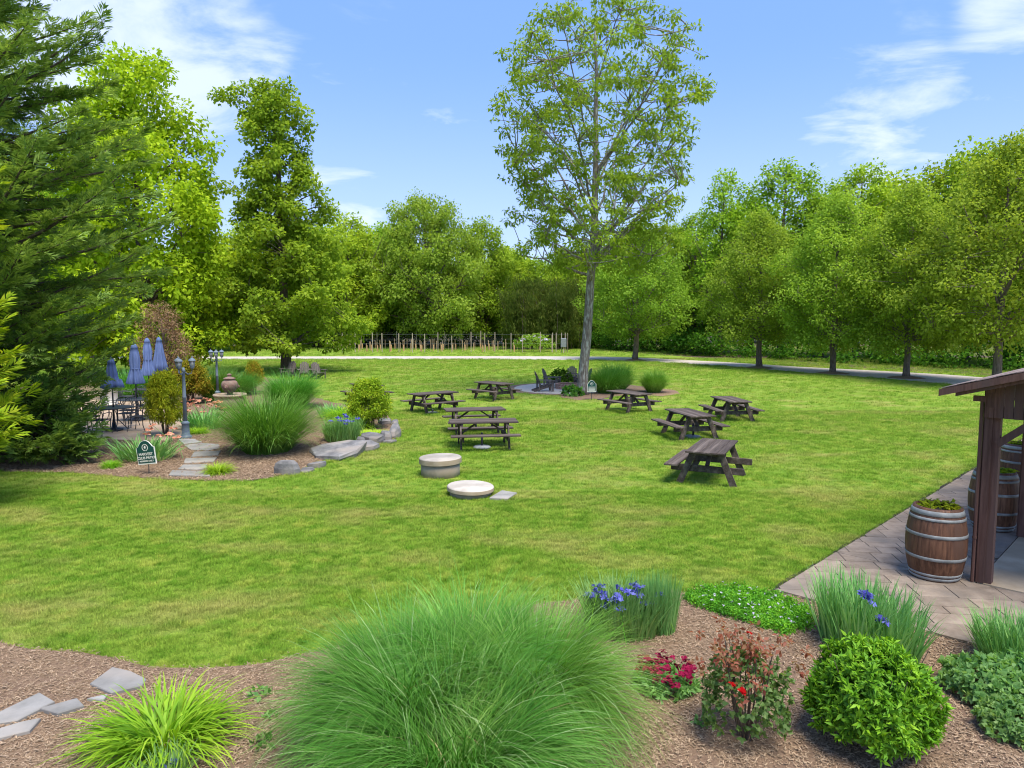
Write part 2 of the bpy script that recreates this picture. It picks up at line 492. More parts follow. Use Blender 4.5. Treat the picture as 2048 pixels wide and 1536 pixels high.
# ------------------------------------------------------------------ the materials of the place
pm('bark_brown', (0.065, 0.048, 0.034), (0.165, 0.128, 0.095), 6, 0.9, 0.8, (3, 3, 0.6), bdist=0.05)
pm('bark_tan', (0.10, 0.076, 0.055), (0.24, 0.19, 0.145), 6, 0.9, 0.8, (3, 3, 0.6), bdist=0.05)
pm('bark_grey', (0.12, 0.095, 0.072), (0.28, 0.235, 0.185), 5, 0.9, 0.7, (3, 3, 0.8), c3=(0.40, 0.40, 0.33), s3=4.0, bdist=0.05)
leafmat('leaf_wood', (0.085, 0.155, 0.014), (0.16, 0.255, 0.026), (0.26, 0.35, 0.048))
leafmat('leaf_wood_dark', (0.035, 0.085, 0.010), (0.075, 0.15, 0.018), (0.135, 0.22, 0.03))
leafmat('leaf_lime', (0.11, 0.2, 0.01), (0.2, 0.31, 0.018), (0.31, 0.4, 0.035), transl=0.42)
leafmat('leaf_gum', (0.08, 0.165, 0.016), (0.155, 0.265, 0.028), (0.245, 0.355, 0.045))
leafmat('leaf_walnut', (0.07, 0.12, 0.016), (0.125, 0.195, 0.024), (0.185, 0.26, 0.036))
leafmat('leaf_pear', (0.085, 0.15, 0.017), (0.155, 0.235, 0.032), (0.235, 0.315, 0.055))
leafmat('leaf_oak', (0.095, 0.165, 0.02), (0.175, 0.255, 0.038), (0.26, 0.335, 0.065))
leafmat('leaf_cypress', (0.05, 0.115, 0.03), (0.105, 0.195, 0.05), (0.2, 0.31, 0.085), transl=0.35, nscale=0.7)
leafmat('leaf_gold', (0.10, 0.16, 0.012), (0.22, 0.28, 0.018), (0.38, 0.36, 0.03), transl=0.3)
leafmat('leaf_bamboo', (0.026, 0.055, 0.012), (0.055, 0.1, 0.02), (0.12, 0.155, 0.04))
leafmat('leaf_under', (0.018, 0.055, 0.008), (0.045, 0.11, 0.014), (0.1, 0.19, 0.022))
leafmat('leaf_nandina', (0.08, 0.13, 0.01), (0.16, 0.215, 0.015), (0.27, 0.28, 0.025), transl=0.35, nscale=3)
leafmat('leaf_nandina_red', (0.09, 0.13, 0.014), (0.18, 0.18, 0.02), (0.27, 0.13, 0.025), transl=0.35, nscale=3)
leafmat('leaf_shrub', (0.025, 0.1, 0.006), (0.07, 0.21, 0.01), (0.18, 0.36, 0.02), transl=0.3, gloss=0.015, nscale=4)
leafmat('leaf_rose', (0.035, 0.08, 0.02), (0.075, 0.13, 0.035), (0.13, 0.17, 0.06), gloss=0.015, nscale=4)
leafmat('leaf_rose_red', (0.17, 0.045, 0.03), (0.22, 0.09, 0.05), (0.14, 0.12, 0.05), gloss=0.015, nscale=4)
leafmat('leaf_cover', (0.05, 0.13, 0.035), (0.12, 0.23, 0.07), (0.22, 0.33, 0.12), gloss=0.015, nscale=5)
leafmat('leaf_hosta', (0.035, 0.11, 0.014), (0.07, 0.17, 0.02), (0.12, 0.25, 0.03), gloss=0.02)
leafmat('twig_brown', (0.10, 0.055, 0.04), (0.20, 0.12, 0.085), (0.30, 0.20, 0.13), transl=0.15, gloss=0.0)
leafmat('blade_fountain', (0.026, 0.105, 0.010), (0.068, 0.19, 0.022), (0.17, 0.30, 0.08), transl=0.35, gloss=0.015, nscale=1.5)
leafmat('blade_light', (0.09, 0.18, 0.06), (0.17, 0.28, 0.12), (0.28, 0.38, 0.2), transl=0.3, gloss=0.02, nscale=1.5)
leafmat('blade_dead', (0.16, 0.11, 0.06), (0.25, 0.19, 0.11), (0.33, 0.27, 0.17), transl=0.2, nscale=1.5)
leafmat('blade_iris', (0.06, 0.16, 0.045), (0.12, 0.25, 0.075), (0.22, 0.35, 0.13), transl=0.25, gloss=0.015, nscale=2)
leafmat('blade_green', (0.03, 0.12, 0.006), (0.07, 0.2, 0.01), (0.14, 0.29, 0.022), transl=0.3, gloss=0.015, nscale=2)
leafmat('blade_lily', (0.085, 0.2, 0.008), (0.165, 0.3, 0.012), (0.27, 0.38, 0.03), transl=0.35, gloss=0.015, nscale=2)
leafmat('blade_grey', (0.10, 0.18, 0.09), (0.19, 0.28, 0.15), (0.30, 0.38, 0.22), transl=0.2, nscale=2)
leafmat('petal_blue', (0.07, 0.06, 0.30), (0.12, 0.12, 0.46), (0.26, 0.27, 0.62), transl=0.3, gloss=0, trans_tint=(1, 1, 1))
leafmat('petal_peach', (0.42, 0.13, 0.07), (0.66, 0.30, 0.19), (0.78, 0.48, 0.34), transl=0.3, gloss=0, trans_tint=(1, .9, .8))
leafmat('petal_maroon', (0.12, 0.004, 0.02), (0.22, 0.008, 0.04), (0.32, 0.025, 0.075), transl=0.2, gloss=0, trans_tint=(1, .8, .8))
leafmat('petal_red', (0.3, 0.004, 0.006), (0.42, 0.006, 0.008), (0.5, 0.02, 0.02), transl=0.2, gloss=0, trans_tint=(1, .8, .8))
leafmat('petal_white', (0.42, 0.34, 0.48), (0.55, 0.49, 0.6), (0.66, 0.62, 0.68), transl=0.2, gloss=0, trans_tint=(1, 1, 1))
pm('mulch', (0.12, 0.07, 0.038), (0.36, 0.24, 0.145), 42, 0.95, 0.9, (1, 1, 1), 8, c3=(0.2, 0.125, 0.082), s3=0.8, coord='World', bdist=0.03, lo=0.3, hi=0.72)
pm('litter', (0.05, 0.033, 0.02), (0.17, 0.115, 0.07), 3, 0.95, 0.6, detail=9, c3=(0.05, 0.07, 0.02), s3=0.35, coord='World')
pm('chip', (0.225, 0.145, 0.082), (0.47, 0.34, 0.215), 3, 0.9, 0.2)
pm('flagstone', (0.20, 0.19, 0.165), (0.33, 0.31, 0.275), 3, 0.85, 0.35, detail=8, c3=(0.33, 0.29, 0.24), s3=1.2)
pm('boulder', (0.11, 0.105, 0.10), (0.25, 0.235, 0.22), 3.5, 0.9, 0.7, detail=9, c3=(0.27, 0.23, 0.19), s3=1.4, bdist=0.05)
pm('patio_stone', (0.4, 0.28, 0.17), (0.52, 0.385, 0.25), 2.2, 0.85, 0.3, detail=8, c3=(0.34, 0.25, 0.16), s3=0.5, coord='World')
pm('gravel', (0.38, 0.32, 0.25), (0.62, 0.55, 0.46), 30, 0.95, 0.7, detail=5, coord='World', bdist=0.03)
pm('drive', (0.36, 0.305, 0.25), (0.49, 0.425, 0.36), 2.0, 0.95, 0.3, detail=10, c3=(0.42, 0.38, 0.33), s3=0.12, coord='World')
pm('mortar', (0.13, 0.106, 0.083), (0.21, 0.175, 0.14), 9, 0.95, 0.3, coord='World')
pm('paver', (0.2, 0.15, 0.104), (0.305, 0.238, 0.172), 5, 0.85, 0.9, detail=12, c3=(0.155, 0.128, 0.1), s3=0.9, coord='World', bdist=0.02)
pm('slab', (0.34, 0.255, 0.155), (0.46, 0.365, 0.24), 3, 0.85, 0.25, detail=9, c3=(0.29, 0.225, 0.14), s3=0.9, coord='World')
pm('wood_weathered', (0.042, 0.03, 0.023), (0.118, 0.088, 0.068), 5, 0.85, 0.5, (0.5, 9, 9), c3=(0.155, 0.122, 0.098), s3=0.8, bdist=0.01)
pm('wood_chair', (0.075, 0.06, 0.05), (0.18, 0.15, 0.128), 5, 0.85, 0.4, (9, 9, 0.6), bdist=0.01)
pm('barn_brown', (0.085, 0.038, 0.026), (0.155, 0.08, 0.058), 4, 0.75, 0.4, (7, 7, 0.5), c3=(0.10, 0.058, 0.046), s3=0.7, bdist=0.01)
pm('shingle', (0.17, 0.12, 0.10), (0.33, 0.255, 0.215), 7, 0.9, 0.5, detail=7, coord='World')
pm('stave', (0.065, 0.027, 0.014), (0.19, 0.088, 0.045), 6, 0.6, 0.35, (5, 5, 0.5), c3=(0.10, 0.05, 0.03), s3=1.6, bdist=0.006)
pm('hoop', (0.19, 0.195, 0.18), (0.34, 0.34, 0.31), 7, 0.65, 0.15, metal=0.15, bdist=0.003)
pm('soil', (0.018, 0.014, 0.011), (0.045, 0.035, 0.028), 20, 0.95, 0.8)
pm('concrete_lid', (0.33, 0.285, 0.225), (0.46, 0.415, 0.345), 3, 0.85, 0.2, detail=9, c3=(0.55, 0.47, 0.37), s3=1.5)
pm('concrete_riser', (0.26, 0.21, 0.15), (0.40, 0.335, 0.25), 4, 0.9, 0.3, detail=9, c3=(0.32, 0.25, 0.17), s3=1.6)
pm('concrete_edge', (0.28, 0.215, 0.14), (0.44, 0.36, 0.26), 4, 0.9, 0.3, detail=9, c3=(0.36, 0.27, 0.17), s3=1.6)
pm('iron', (0.035, 0.037, 0.042), (0.085, 0.088, 0.098), 9, 0.5, 0.1, metal=0.3)
pm('lamp_paint', (0.11, 0.15, 0.19), (0.20, 0.25, 0.30), 6, 0.55, 0.15, c3=(0.15, 0.17, 0.18), s3=3)
pm('canvas', (0.085, 0.125, 0.26), (0.135, 0.185, 0.35), 3, 0.9, 0.25, (4, 4, 0.6), bdist=0.02)
pm('terracotta', (0.15, 0.085, 0.065), (0.30, 0.19, 0.145), 5, 0.9, 0.35, c3=(0.25, 0.20, 0.15), s3=3)
pm('basin_stone', (0.26, 0.19, 0.125), (0.40, 0.31, 0.215), 5, 0.9, 0.35, c3=(0.23, 0.18, 0.13), s3=3)
pm('steel', (0.42, 0.39, 0.34), (0.60, 0.56, 0.50), 3, 0.45, 0.05, metal=0.4)
pm('sign_green', (0.008, 0.055, 0.045), (0.014, 0.078, 0.062), 3, 0.45, 0.0)
pm('sign_cream', (0.68, 0.64, 0.54), (0.78, 0.74, 0.65), 5, 0.6, 0.0)
pm('stake_wood', (0.40, 0.26, 0.14), (0.62, 0.44, 0.27), 5, 0.85, 0.2, (4, 4, 0.6))
pm('post_wood', (0.30, 0.23, 0.16), (0.52, 0.43, 0.32), 5, 0.9, 0.2, (4, 4, 0.6))
pm('tube_orange', (0.46, 0.24, 0.10), (0.62, 0.38, 0.19), 5, 0.7, 0.1)
pm('wire', (0.20, 0.21, 0.20), (0.32, 0.33, 0.31), 9, 0.6, 0.0, metal=0.4)
pm('brick_red', (0.30, 0.15, 0.105), (0.46, 0.29, 0.22), 7, 0.9, 0.4)
pm('box_grey', (0.17, 0.185, 0.19), (0.27, 0.285, 0.29), 5, 0.6, 0.1)
m_, n_, l_, o_ = nodes_of('lantern_glass')
b_ = n_.new('ShaderNodeBsdfPrincipled'); b_.inputs['Base Color'].default_value = (0.72, 0.70, 0.66, 1); b_.inputs['Roughness'].default_value = 0.25
b_.inputs['Transmission Weight'].default_value = 0.55; l_.new(b_.outputs[0], o_.inputs[0])
m_, n_, l_, o_ = nodes_of('water')
b_ = n_.new('ShaderNodeBsdfPrincipled'); b_.inputs['Base Color'].default_value = (0.05, 0.055, 0.045, 1); b_.inputs['Roughness'].default_value = 0.05
l_.new(b_.outputs[0], o_.inputs[0])

# lawn soil and blades share one colour field
m_, n_, l_, o_ = nodes_of('lawn')
base, noise = lawn_nodes(n_, l_)
b_ = n_.new('ShaderNodeBsdfPrincipled'); b_.inputs['Roughness'].default_value = 0.95; b_.inputs['Specular IOR Level'].default_value = 0.1
fine = noise(26, 5, 0.25, 0.75)
mx_ = n_.new('ShaderNodeMixRGB'); mx_.blend_type = 'MULTIPLY'; mx_.inputs['Fac'].default_value = 0.55
cr_ = n_.new('ShaderNodeValToRGB'); cr_.color_ramp.elements[0].color = (0.45, 0.5, 0.35, 1); cr_.color_ramp.elements[1].color = (1.2, 1.2, 1.0, 1)
l_.new(fine, cr_.inputs[0]); l_.new(base, mx_.inputs['Color1']); l_.new(cr_.outputs[0], mx_.inputs['Color2'])
l_.new(mx_.outputs[0], b_.inputs['Base Color'])
bp_ = n_.new('ShaderNodeBump'); bp_.inputs['Strength'].default_value = 0.9; bp_.inputs['Distance'].default_value = 0.06
l_.new(fine, bp_.inputs['Height']); l_.new(bp_.outputs[0], b_.inputs['Normal']); l_.new(b_.outputs[0], o_.inputs[0])

m_, n_, l_, o_ = nodes_of('lawn_blade')
base, noise = lawn_nodes(n_, l_)
ge_ = n_.new('ShaderNodeNewGeometry'); hv_ = n_.new('ShaderNodeHueSaturation')
mr_ = n_.new('ShaderNodeMapRange'); mr_.inputs['To Min'].default_value = 0.72; mr_.inputs['To Max'].default_value = 1.35
l_.new(ge_.outputs['Random Per Island'], mr_.inputs['Value']); l_.new(mr_.outputs[0], hv_.inputs['Value']); l_.new(base, hv_.inputs['Color'])
df_ = n_.new('ShaderNodeBsdfDiffuse'); tr_ = n_.new('ShaderNodeBsdfTranslucent'); ms_ = n_.new('ShaderNodeMixShader'); ms_.inputs[0].default_value = 0.35
l_.new(hv_.outputs[0], df_.inputs['Color']); l_.new(hv_.outputs[0], tr_.inputs['Color']); l_.new(df_.outputs[0], ms_.inputs[1]); l_.new(tr_.outputs[0], ms_.inputs[2])
l_.new(ms_.outputs[0], o_.inputs[0])

# ------------------------------------------------------------------ ground, beds, drive, patio, walkway
def pts(pl, z=0.0): return [(g(x, y).x, g(x, y).y) for x, y in pl]

def ragged(poly, rng, step=0.25, amp=0.05):
    out = []
    for i, p in enumerate(poly):
        q = poly[(i + 1) % len(poly)]
        L = math.hypot(q[0] - p[0], q[1] - p[1]); k = max(1, min(60, int(L / step)))
        for j in range(k):
            t = j / k
            out.append((p[0] + (q[0] - p[0]) * t + rng.normal(0, amp) * (j > 0), p[1] + (q[1] - p[1]) * t + rng.normal(0, amp) * (j > 0)))
    return out

def sheet(name, poly, z, mat):
    me = bpy.data.meshes.new(name)
    me.from_pydata([(x, y, z) for x, y in poly], [], [tuple(range(len(poly)))]); me.update()
    if me.polygons[0].normal.z < 0: me.flip_normals()
    return structure(obj(name, me, mat))

def inside(P, poly):
    x, y = P[:, 0], P[:, 1]; r = np.zeros(len(P), bool); n = len(poly)
    for i in range(n):
        x0, y0 = poly[i]; x1, y1 = poly[(i + 1) % n]
        c = ((y0 > y) != (y1 > y)) & (x < (x1 - x0) * (y - y0) / ((y1 - y0) or 1e-9) + x0)
        r ^= c
    return r

rs = np.random.default_rng(11)
sheet('lawn', [(-900, -60), (900, -60), (900, 1500), (-900, 1500)], 0.0, 'lawn')

# building axes: u runs back along the pavilion's eave, v along its gable
OB = Vector((6.06, 8.94, 0)); UU = Vector((0.703, 0.711, 0)); VV = Vector((0.711, -0.703, 0))
def uv(u, v, z=0.0): p = OB + UU * u + VV * v; return Vector((p.x, p.y, z))
def to_uv(P):
    d = P - np.array([OB.x, OB.y]); return d @ np.array([UU.x, UU.y]), d @ np.array([VV.x, VV.y])

front_edge = pts([(-300, 1262), (0, 1287), (60, 1300), (160, 1306), (230, 1318), (300, 1337), (420, 1338), (520, 1330), (600, 1312), (720, 1285), (900, 1240), (1100, 1206), (1250, 1192), (1340, 1186), (1450, 1182), (1553, 1188)])
bed_front = front_edge + [tuple(uv(-2.08, v)[:2]) for v in (-1.79, -0.5, 1, 4.2)] + [(9, 1.5), (-9, 1.5)]
bed_left = pts([(-80, 932), (40, 945), (130, 945), (220, 952), (300, 957), (420, 962), (500, 962), (545, 955), (600, 941), (650, 920), (720, 897), (790, 880), (800, 862), (788, 848), (778, 830), (764, 817), (705, 811), (660, 804), (630, 795), (612, 780), (590, 765), (540, 756), (480, 747), (400, 742), (340, 745), (250, 745), (100, 762), (-80, 800)])
patio_pl = pts([(40, 838), (110, 868), (190, 880), (260, 884), (330, 884), (362, 874), (372, 852), (352, 825), (347, 800), (332, 786), (250, 783), (150, 788), (40, 800)])
bed_tree = pts([(1122, 795), (1150, 801), (1200, 798), (1255, 790), (1325, 793), (1362, 788), (1350, 781), (1296, 774), (1262, 770), (1235, 767), (1180, 768), (1118, 782)])
pit_c = g(1120, 777)
pit_poly = [(pit_c.x + 2.35 * math.cos(t), pit_c.y + 2.9 * math.sin(t)) for t in np.linspace(0, 2 * math.pi, 40, endpoint=False)]
ring_poly = [(pit_c.x - 0.1 + 2.7 * math.cos(t), pit_c.y + 3.3 * math.sin(t)) for t in np.linspace(0, 2 * math.pi, 40, endpoint=False)]
sheet('mulch_bed', bed_front, 0.012, 'mulch')
sheet('mulch_bed', ragged(bed_left, rs, 0.4, 0.06), 0.012, 'mulch')
sheet('mulch_bed', ragged(ring_poly, rs, 0.4, 0.04), 0.008, 'mulch')
sheet('mulch_bed', ragged(bed_tree, rs, 0.4, 0.05), 0.012, 'mulch')
sheet('gravel_circle', ragged(pit_poly, rs, 0.4, 0.04), 0.018, 'gravel')
pat = MB(); pat.prism(patio_pl, 0.0, 0.05); structure(pat.build('patio', 'patio_stone'))
near_e = [(-900, 724), (-400, 722), (0, 720.5), (400, 719), (800, 718.5), (1000, 719), (1200, 720.5), (1350, 726), (1500, 736), (1640, 748), (1770, 757), (1890, 768), (2100, 786), (2500, 830)]
far_e = [(2500, 800), (2100, 766), (1900, 750), (1750, 741.5), (1600, 734), (1450, 724.5), (1300, 716.5), (1200, 713.5), (1000, 712.5), (400, 713.5), (0, 714.5), (-400, 715.5), (-900, 717)]
drive_pl = pts(near_e + far_e)
sheet('driveway', drive_pl, 0.014, 'drive')
sheet('leaf_litter', pts([(-1200, 695), (300, 693), (640, 693), (1040, 693), (1180, 699), (1330, 710), (1450, 720), (1600, 730), (1750, 738), (1900, 746), (2100, 761), (2500, 794)]) + [(130, 60), (400, 400), (-400, 400)], 0.006, 'litter')

# walkway: stamped stone set at an angle to the edges
def clip(poly, a, b, c):
    out = []
    for i in range(len(poly)):
        p, q = poly[i], poly[(i + 1) % len(poly)]
        fp, fq = a * p[0] + b * p[1] + c, a * q[0] + b * q[1] + c
        if fp >= 0: out.append(p)
        if (fp >= 0) != (fq >= 0):
            t = fp / (fp - fq); out.append((p[0] + (q[0] - p[0]) * t, p[1] + (q[1] - p[1]) * t))
    return out
walk_base = MB()
walk_base.prism([tuple(uv(u, v)[:2]) for u, v in ((-2.1, -1.79), (-2.1, 4.2), (-0.06, 4.2), (-0.06, -0.03), (40, -0.03), (40, -1.79))], -0.05, 0.022)
walkway = structure(walk_base.build('walkway', 'mortar'))
far_walk = MB(); far_walk.prism([tuple(uv(u, v)[:2]) for u, v in ((9.0, -1.785), (9.0, -0.035), (39.9, -0.035), (39.9, -1.785))], 0.0, 0.040)
fw = far_walk.build('paving_beyond', 'paver', walkway, kind='stuff')
ra = np.random.default_rng(5)
ang = R(-8); ca, sa = math.cos(ang), math.sin(ang)
n_pav = 0
yy = -12.0
row = 0
while yy < 16:
    hgt = [0.30, 0.42, 0.30, 0.22][row % 4]
    xx = -14 + ra.uniform(0, 0.5)
    while xx < 16:
        wid = float(ra.choice([0.30, 0.45, 0.6]))
        q = [(xx + 0.005, yy + 0.005), (xx + wid - 0.005, yy + 0.005), (xx + wid - 0.005, yy + hgt - 0.005), (xx + 0.005, yy + hgt - 0.005)]
        q = [(7 + p[0] * ca - p[1] * sa, 10 + p[0] * sa + p[1] * ca) for p in q]
        for (u0, u1, v0, v1) in ((-2.095, -0.065, -1.785, 4.2), (-0.055, 8.99, -1.785, -0.035)):
            c = q
            for (a, b, e) in ((UU.x, UU.y, -(UU.x * OB.x + UU.y * OB.y) - u0), (-UU.x, -UU.y, (UU.x * OB.x + UU.y * OB.y) + u1),
                              (VV.x, VV.y, -(VV.x * OB.x + VV.y * OB.y) - v0), (-VV.x, -VV.y, (VV.x * OB.x + VV.y * OB.y) + v1)):
                c = clip(c, a, b, e)
                if len(c) < 3: break
            if len(c) >= 3:
                area = abs(sum(c[i][0] * c[(i + 1) % len(c)][1] - c[(i + 1) % len(c)][0] * c[i][1] for i in range(len(c)))) / 2
                if area > 0.006:
                    cxm = sum(p[0] for p in c) / len(c); cym = sum(p[1] for p in c) / len(c)
                    if (cxm * F_PX / cym) < 1250:
                        mb = MB(); mb.prism(c, 0.0, 0.040 + ra.uniform(-0.0022, 0.0022), 0.004)
                        mb.build('paver', 'paver', walkway); n_pav += 1
        xx += wid
    yy += hgt; row += 1
sl = MB(); sl.prism([tuple(uv(u, v)[:2]) for u, v in ((-0.05, -0.02), (-0.05, 6), (40, 6), (40, -0.02))], -0.02, 0.050)
structure(sl.build('porch_slab', 'slab'))

sheet('soil_edge', [tuple(uv(-2.12, -1.85)[:2])] + [tuple(uv(u, -1.86 + ra.uniform(-.025, .02))[:2]) for u in np.linspace(-2.0, 20, 110)] + [tuple(uv(20, -1.78)[:2]), tuple(uv(-2.12, -1.78)[:2])], 0.009, 'soil')

# flagstone paths
def stone_path(name, polys, z1, seed):
    e = bpy.data.objects.new(name, None); COL.objects.link(e); structure(e)
    r = np.random.default_rng(seed)
    for pl in polys:
        w = ragged(pts(pl), r, 0.22, 0.012)
        mb = MB(); mb.prism(w, 0.0, z1 + r.uniform(-0.006, 0.006), 0.008); mb.build('flagstone', 'flagstone', e)
stone_path('flagstone_path', [[(180, 1375), (225, 1342), (262, 1350), (293, 1366), (285, 1379), (222, 1394)], [(-60, 1465), (0, 1432), (80, 1393), (110, 1411), (36, 1449)],
    [(80, 1427), (155, 1406), (169, 1421), (116, 1437)], [(-40, 1478), (45, 1452), (82, 1445), (60, 1470), (0, 1485)], [(174, 1405), (216, 1396), (207, 1409)]], 0.045, 3)
stone_path('flagstone_path', [[(357, 881), (389, 881), (404, 887), (368, 891)], [(368, 893), (405, 889), (437, 891), (439, 899), (416, 904), (382, 902)], [(389, 907), (442, 905), (437, 913), (382, 917)],
    [(371, 920), (434, 918), (428, 926), (368, 929)], [(366, 933), (414, 932), (414, 939), (393, 943), (356, 941)], [(344, 944), (418, 946), (421, 956), (337, 954)]], 0.05, 4)

def geo_scatter(o, proto, seed, smin, smax, tilt=0.0):
    """instances of a small mesh on the vertices of o"""
    ng = bpy.data.node_groups.new('scatter', 'GeometryNodeTree')
    ng.interface.new_socket(name='Geometry', in_out='INPUT', socket_type='NodeSocketGeometry')
    ng.interface.new_socket(name='Geometry', in_out='OUTPUT', socket_type='NodeSocketGeometry')
    n, l = ng.nodes, ng.links
    gi, go = n.new('NodeGroupInput'), n.new('NodeGroupOutput')
    oi = n.new('GeometryNodeObjectInfo'); oi.inputs['Object'].default_value = proto; oi.inputs['As Instance'].default_value = False
    ip = n.new('GeometryNodeInstanceOnPoints')
    rv = n.new('FunctionNodeRandomValue'); rv.data_type = 'FLOAT_VECTOR'
    rv.inputs['Min'].default_value = (-tilt, -tilt, 0); rv.inputs['Max'].default_value = (tilt, tilt, 6.283)
    rv.inputs['Seed'].default_value = seed
    na = n.new('GeometryNodeInputNamedAttribute'); na.data_type = 'FLOAT'; na.inputs['Name'].default_value = 'size'
    l.new(gi.outputs[0], ip.inputs['Points']); l.new(oi.outputs['Geometry'], ip.inputs['Instance'])
    l.new(rv.outputs[0], ip.inputs['Rotation']); l.new(na.outputs[0], ip.inputs['Scale']); l.new(ip.outputs[0], go.inputs[0])
    md = o.modifiers.new('scatter', 'NODES'); md.node_group = ng
    me = o.data; at = me.attributes.new('size', 'FLOAT', 'POINT')
    return at

def scatter_stuff(name, P, size, proto_mesh, mat, seed, label, cat, tilt=0.0, z=0.0):
    me = bpy.data.meshes.new(name); me.vertices.add(len(P))
    V = np.zeros((len(P), 3), np.float32); V[:, :2] = P; V[:, 2] = z
    me.vertices.foreach_set('co', V.ravel())
    o = bpy.data.objects.new(name, me); COL.objects.link(o)
    proto_mesh.materials.append(MATS[mat])
    pr = bpy.data.objects.new(name + '_piece', proto_mesh)
    at = geo_scatter(o, pr, seed, 1, 1, tilt)
    at.data.foreach_set('value', np.asarray(size, np.float32))
    return tag(o, label, cat, kind='stuff')

# lawn grass: tufts, denser near the house, broader far out
rg = np.random.default_rng(21)
def fan(n, d0, d1):
    d = np.sqrt(rg.uniform(d0 ** 2, d1 ** 2, n)); x = rg.uniform(-0.80, 0.80, n) * d
    return np.stack([x, d], 1)
P = np.concatenate([fan(38000, 6.0, 14), fan(34000, 14, 27), fan(26000, 27, 66), fan(9000, 70, 98)])
no = np.zeros(len(P), bool)
for pl in (bed_front, bed_left, patio_pl, drive_pl, bed_tree, ring_poly): no |= inside(P, pl)
u_, v_ = to_uv(P); no |= (v_ > -1.815) & (u_ > -2.2)
P = P[~no]; dd = P[:, 1]
sz = np.interp(dd, [6, 14, 27, 66, 90], [0.8, 1.0, 1.7, 3.0, 3.4]) * rg.uniform(0.7, 1.3, len(P))
V, Q = blades(np.random.default_rng(1), 34, 0.075, (0.03, 0.065), (0.1, 0.75), (0.2, 1.0), (0.0035, 0.006), K=2)
scatter_stuff('lawn_grass', P, sz, np_mesh('tuft', V, Q), 'lawn_blade', 3, 'short mown grass of the green lawn', 'grass')

# wood chips on the mulch
mb = MB()
rc = np.random.default_rng(9)
for k in range(9):
    a = rc.uniform(0, 6.28); M = Matrix.Translation((rc.uniform(-.09, .09), rc.uniform(-.09, .09), rc.uniform(0.0, 0.018))) @ Matrix.Rotation(a, 4, 'Z') @ Matrix.Rotation(rc.normal(0, .35), 4, 'Y') @ Matrix.Rotation(rc.normal(0, .5), 4, 'X')
    mb.box((0, 0, 0), (rc.uniform(0.014, 0.045), rc.uniform(0.004, 0.010), 0.004), M)
P1 = rg.uniform((-5.5, 4.6), (6.5, 9.4), (22000, 2)); P1 = P1[inside(P1, bed_front)]
P2 = rg.uniform((-17, 14), (-3, 24), (14000, 2)); P2 = P2[inside(P2, bed_left) & ~inside(P2, patio_pl)]
P = np.concatenate([P1, P2]); sz = np.concatenate([rg.uniform(.5, .95, len(P1)), rg.uniform(1, 1.6, len(P2))])
scatter_stuff('mulch_chips', P, sz, mb.mesh('chip'), 'chip', 5, 'loose shredded bark chips over the planting beds', 'mulch', 0.15, 0.014)

# ------------------------------------------------------------------ trees
def at(px, d): return Vector(((px - 1024) / F_PX * d, d, 0))

# the tall open tree in the middle of the lawn
wb = g(1165, 789)
walnut = tree_meshes(101, [(0, 0, 0), (0.24, 0, 4), (0.42, 0, 7), (0.5, 0, 11), (0.5, 0, 15), (0.45, 0, 17.6)], 0.245, 0.04,
    [(6.0, 2.4), (7.0, 3.9), (8.3, 4.2), (9.5, 4.2), (11, 4.4), (12.5, 4.8), (14.3, 5.2), (15.8, 4.7), (17.0, 3.5), (18.2, 1.5)], 40, 540, 0.42, 50, 0.21, 0.085,
    flat=0.55, inner=0.3, slope=1.15, limb_k=0.42, lump=0.12, droop=0.5, tw=0.02)
plant_tree('shade_tree', 'tall open-crowned tree with bare grey trunk standing beside the fire pit', wb, walnut, 'bark_grey', 'leaf_walnut', scale=(1.0, 1.0, 0.965))

# the dense pyramid tree on the left of the lawn
gum = tree_meshes(102, [(0, 0, 0), (0, 0, 6), (-0.15, 0, 12), (-0.3, 0, 18.2)], 0.34, 0.05,
    [(1.7, 3.6), (2.6, 4.5), (4.5, 4.5), (7, 3.7), (9, 3.2), (11, 2.7), (13.3, 2.3), (15, 1.8), (17, 1.6), (18.8, 0.8)], 40, 330, 0.75, 110, 0.24, 0.18,
    flat=0.55, inner=0.3, slope=0.35, lump=0.26, extra=[(-2.6, -.2, 17.6), (-3.2, 0, 18.0), (-3.9, 0, 17.9), (-2.0, .1, 16.9), (-2.6, 0, 18.4), (-1.5, .2, 16.6)])
plant_tree('lawn_tree', 'leafy cone-shaped tree with dark trunk behind three wooden lawn chairs', g(572, 746), gum, 'bark_brown', 'leaf_gum')

# the bright tree rising behind the conifer
lime = tree_meshes(103, [(0, 0, 0), (0.2, 0, 8), (0, 0, 17)], 0.42, 0.06,
    [(1.3, 4.2), (3, 5.4), (6, 5.4), (9, 5.2), (12, 4.7), (15, 3.6), (17.5, 2.3), (19.2, 1.0)], 40, 360, 0.95, 125, 0.27, 0.19, inner=0.4, slope=0.7, lump=0.25)
plant_tree('lime_green_tree', 'large bright yellow-green tree rising right behind the dark conifer', at(285, 44), lime, 'bark_brown', 'leaf_lime')

# big oak at the wood's edge
oak = tree_meshes(104, [(0, 0, 0), (-0.2, 0, 5), (-0.9, 0, 9), (-1.2, 0, 15)], 0.62, 0.10,
    [(2.2, 6.0), (5, 7.6), (8, 8.2), (11, 8.0), (14, 7.0), (17, 4.8), (19, 2.2)], 34, 330, 1.35, 110, 0.36, 0.25, inner=0.4, slope=0.6, lump=0.3, limb_k=0.5, tw=0.03)
plant_tree('oak_tree', 'broad rounded oak with a bare crooked limb behind the vineyard stakes', at(868, 92), oak, 'bark_brown', 'leaf_oak', scale=(0.86, 0.86, 1.0))

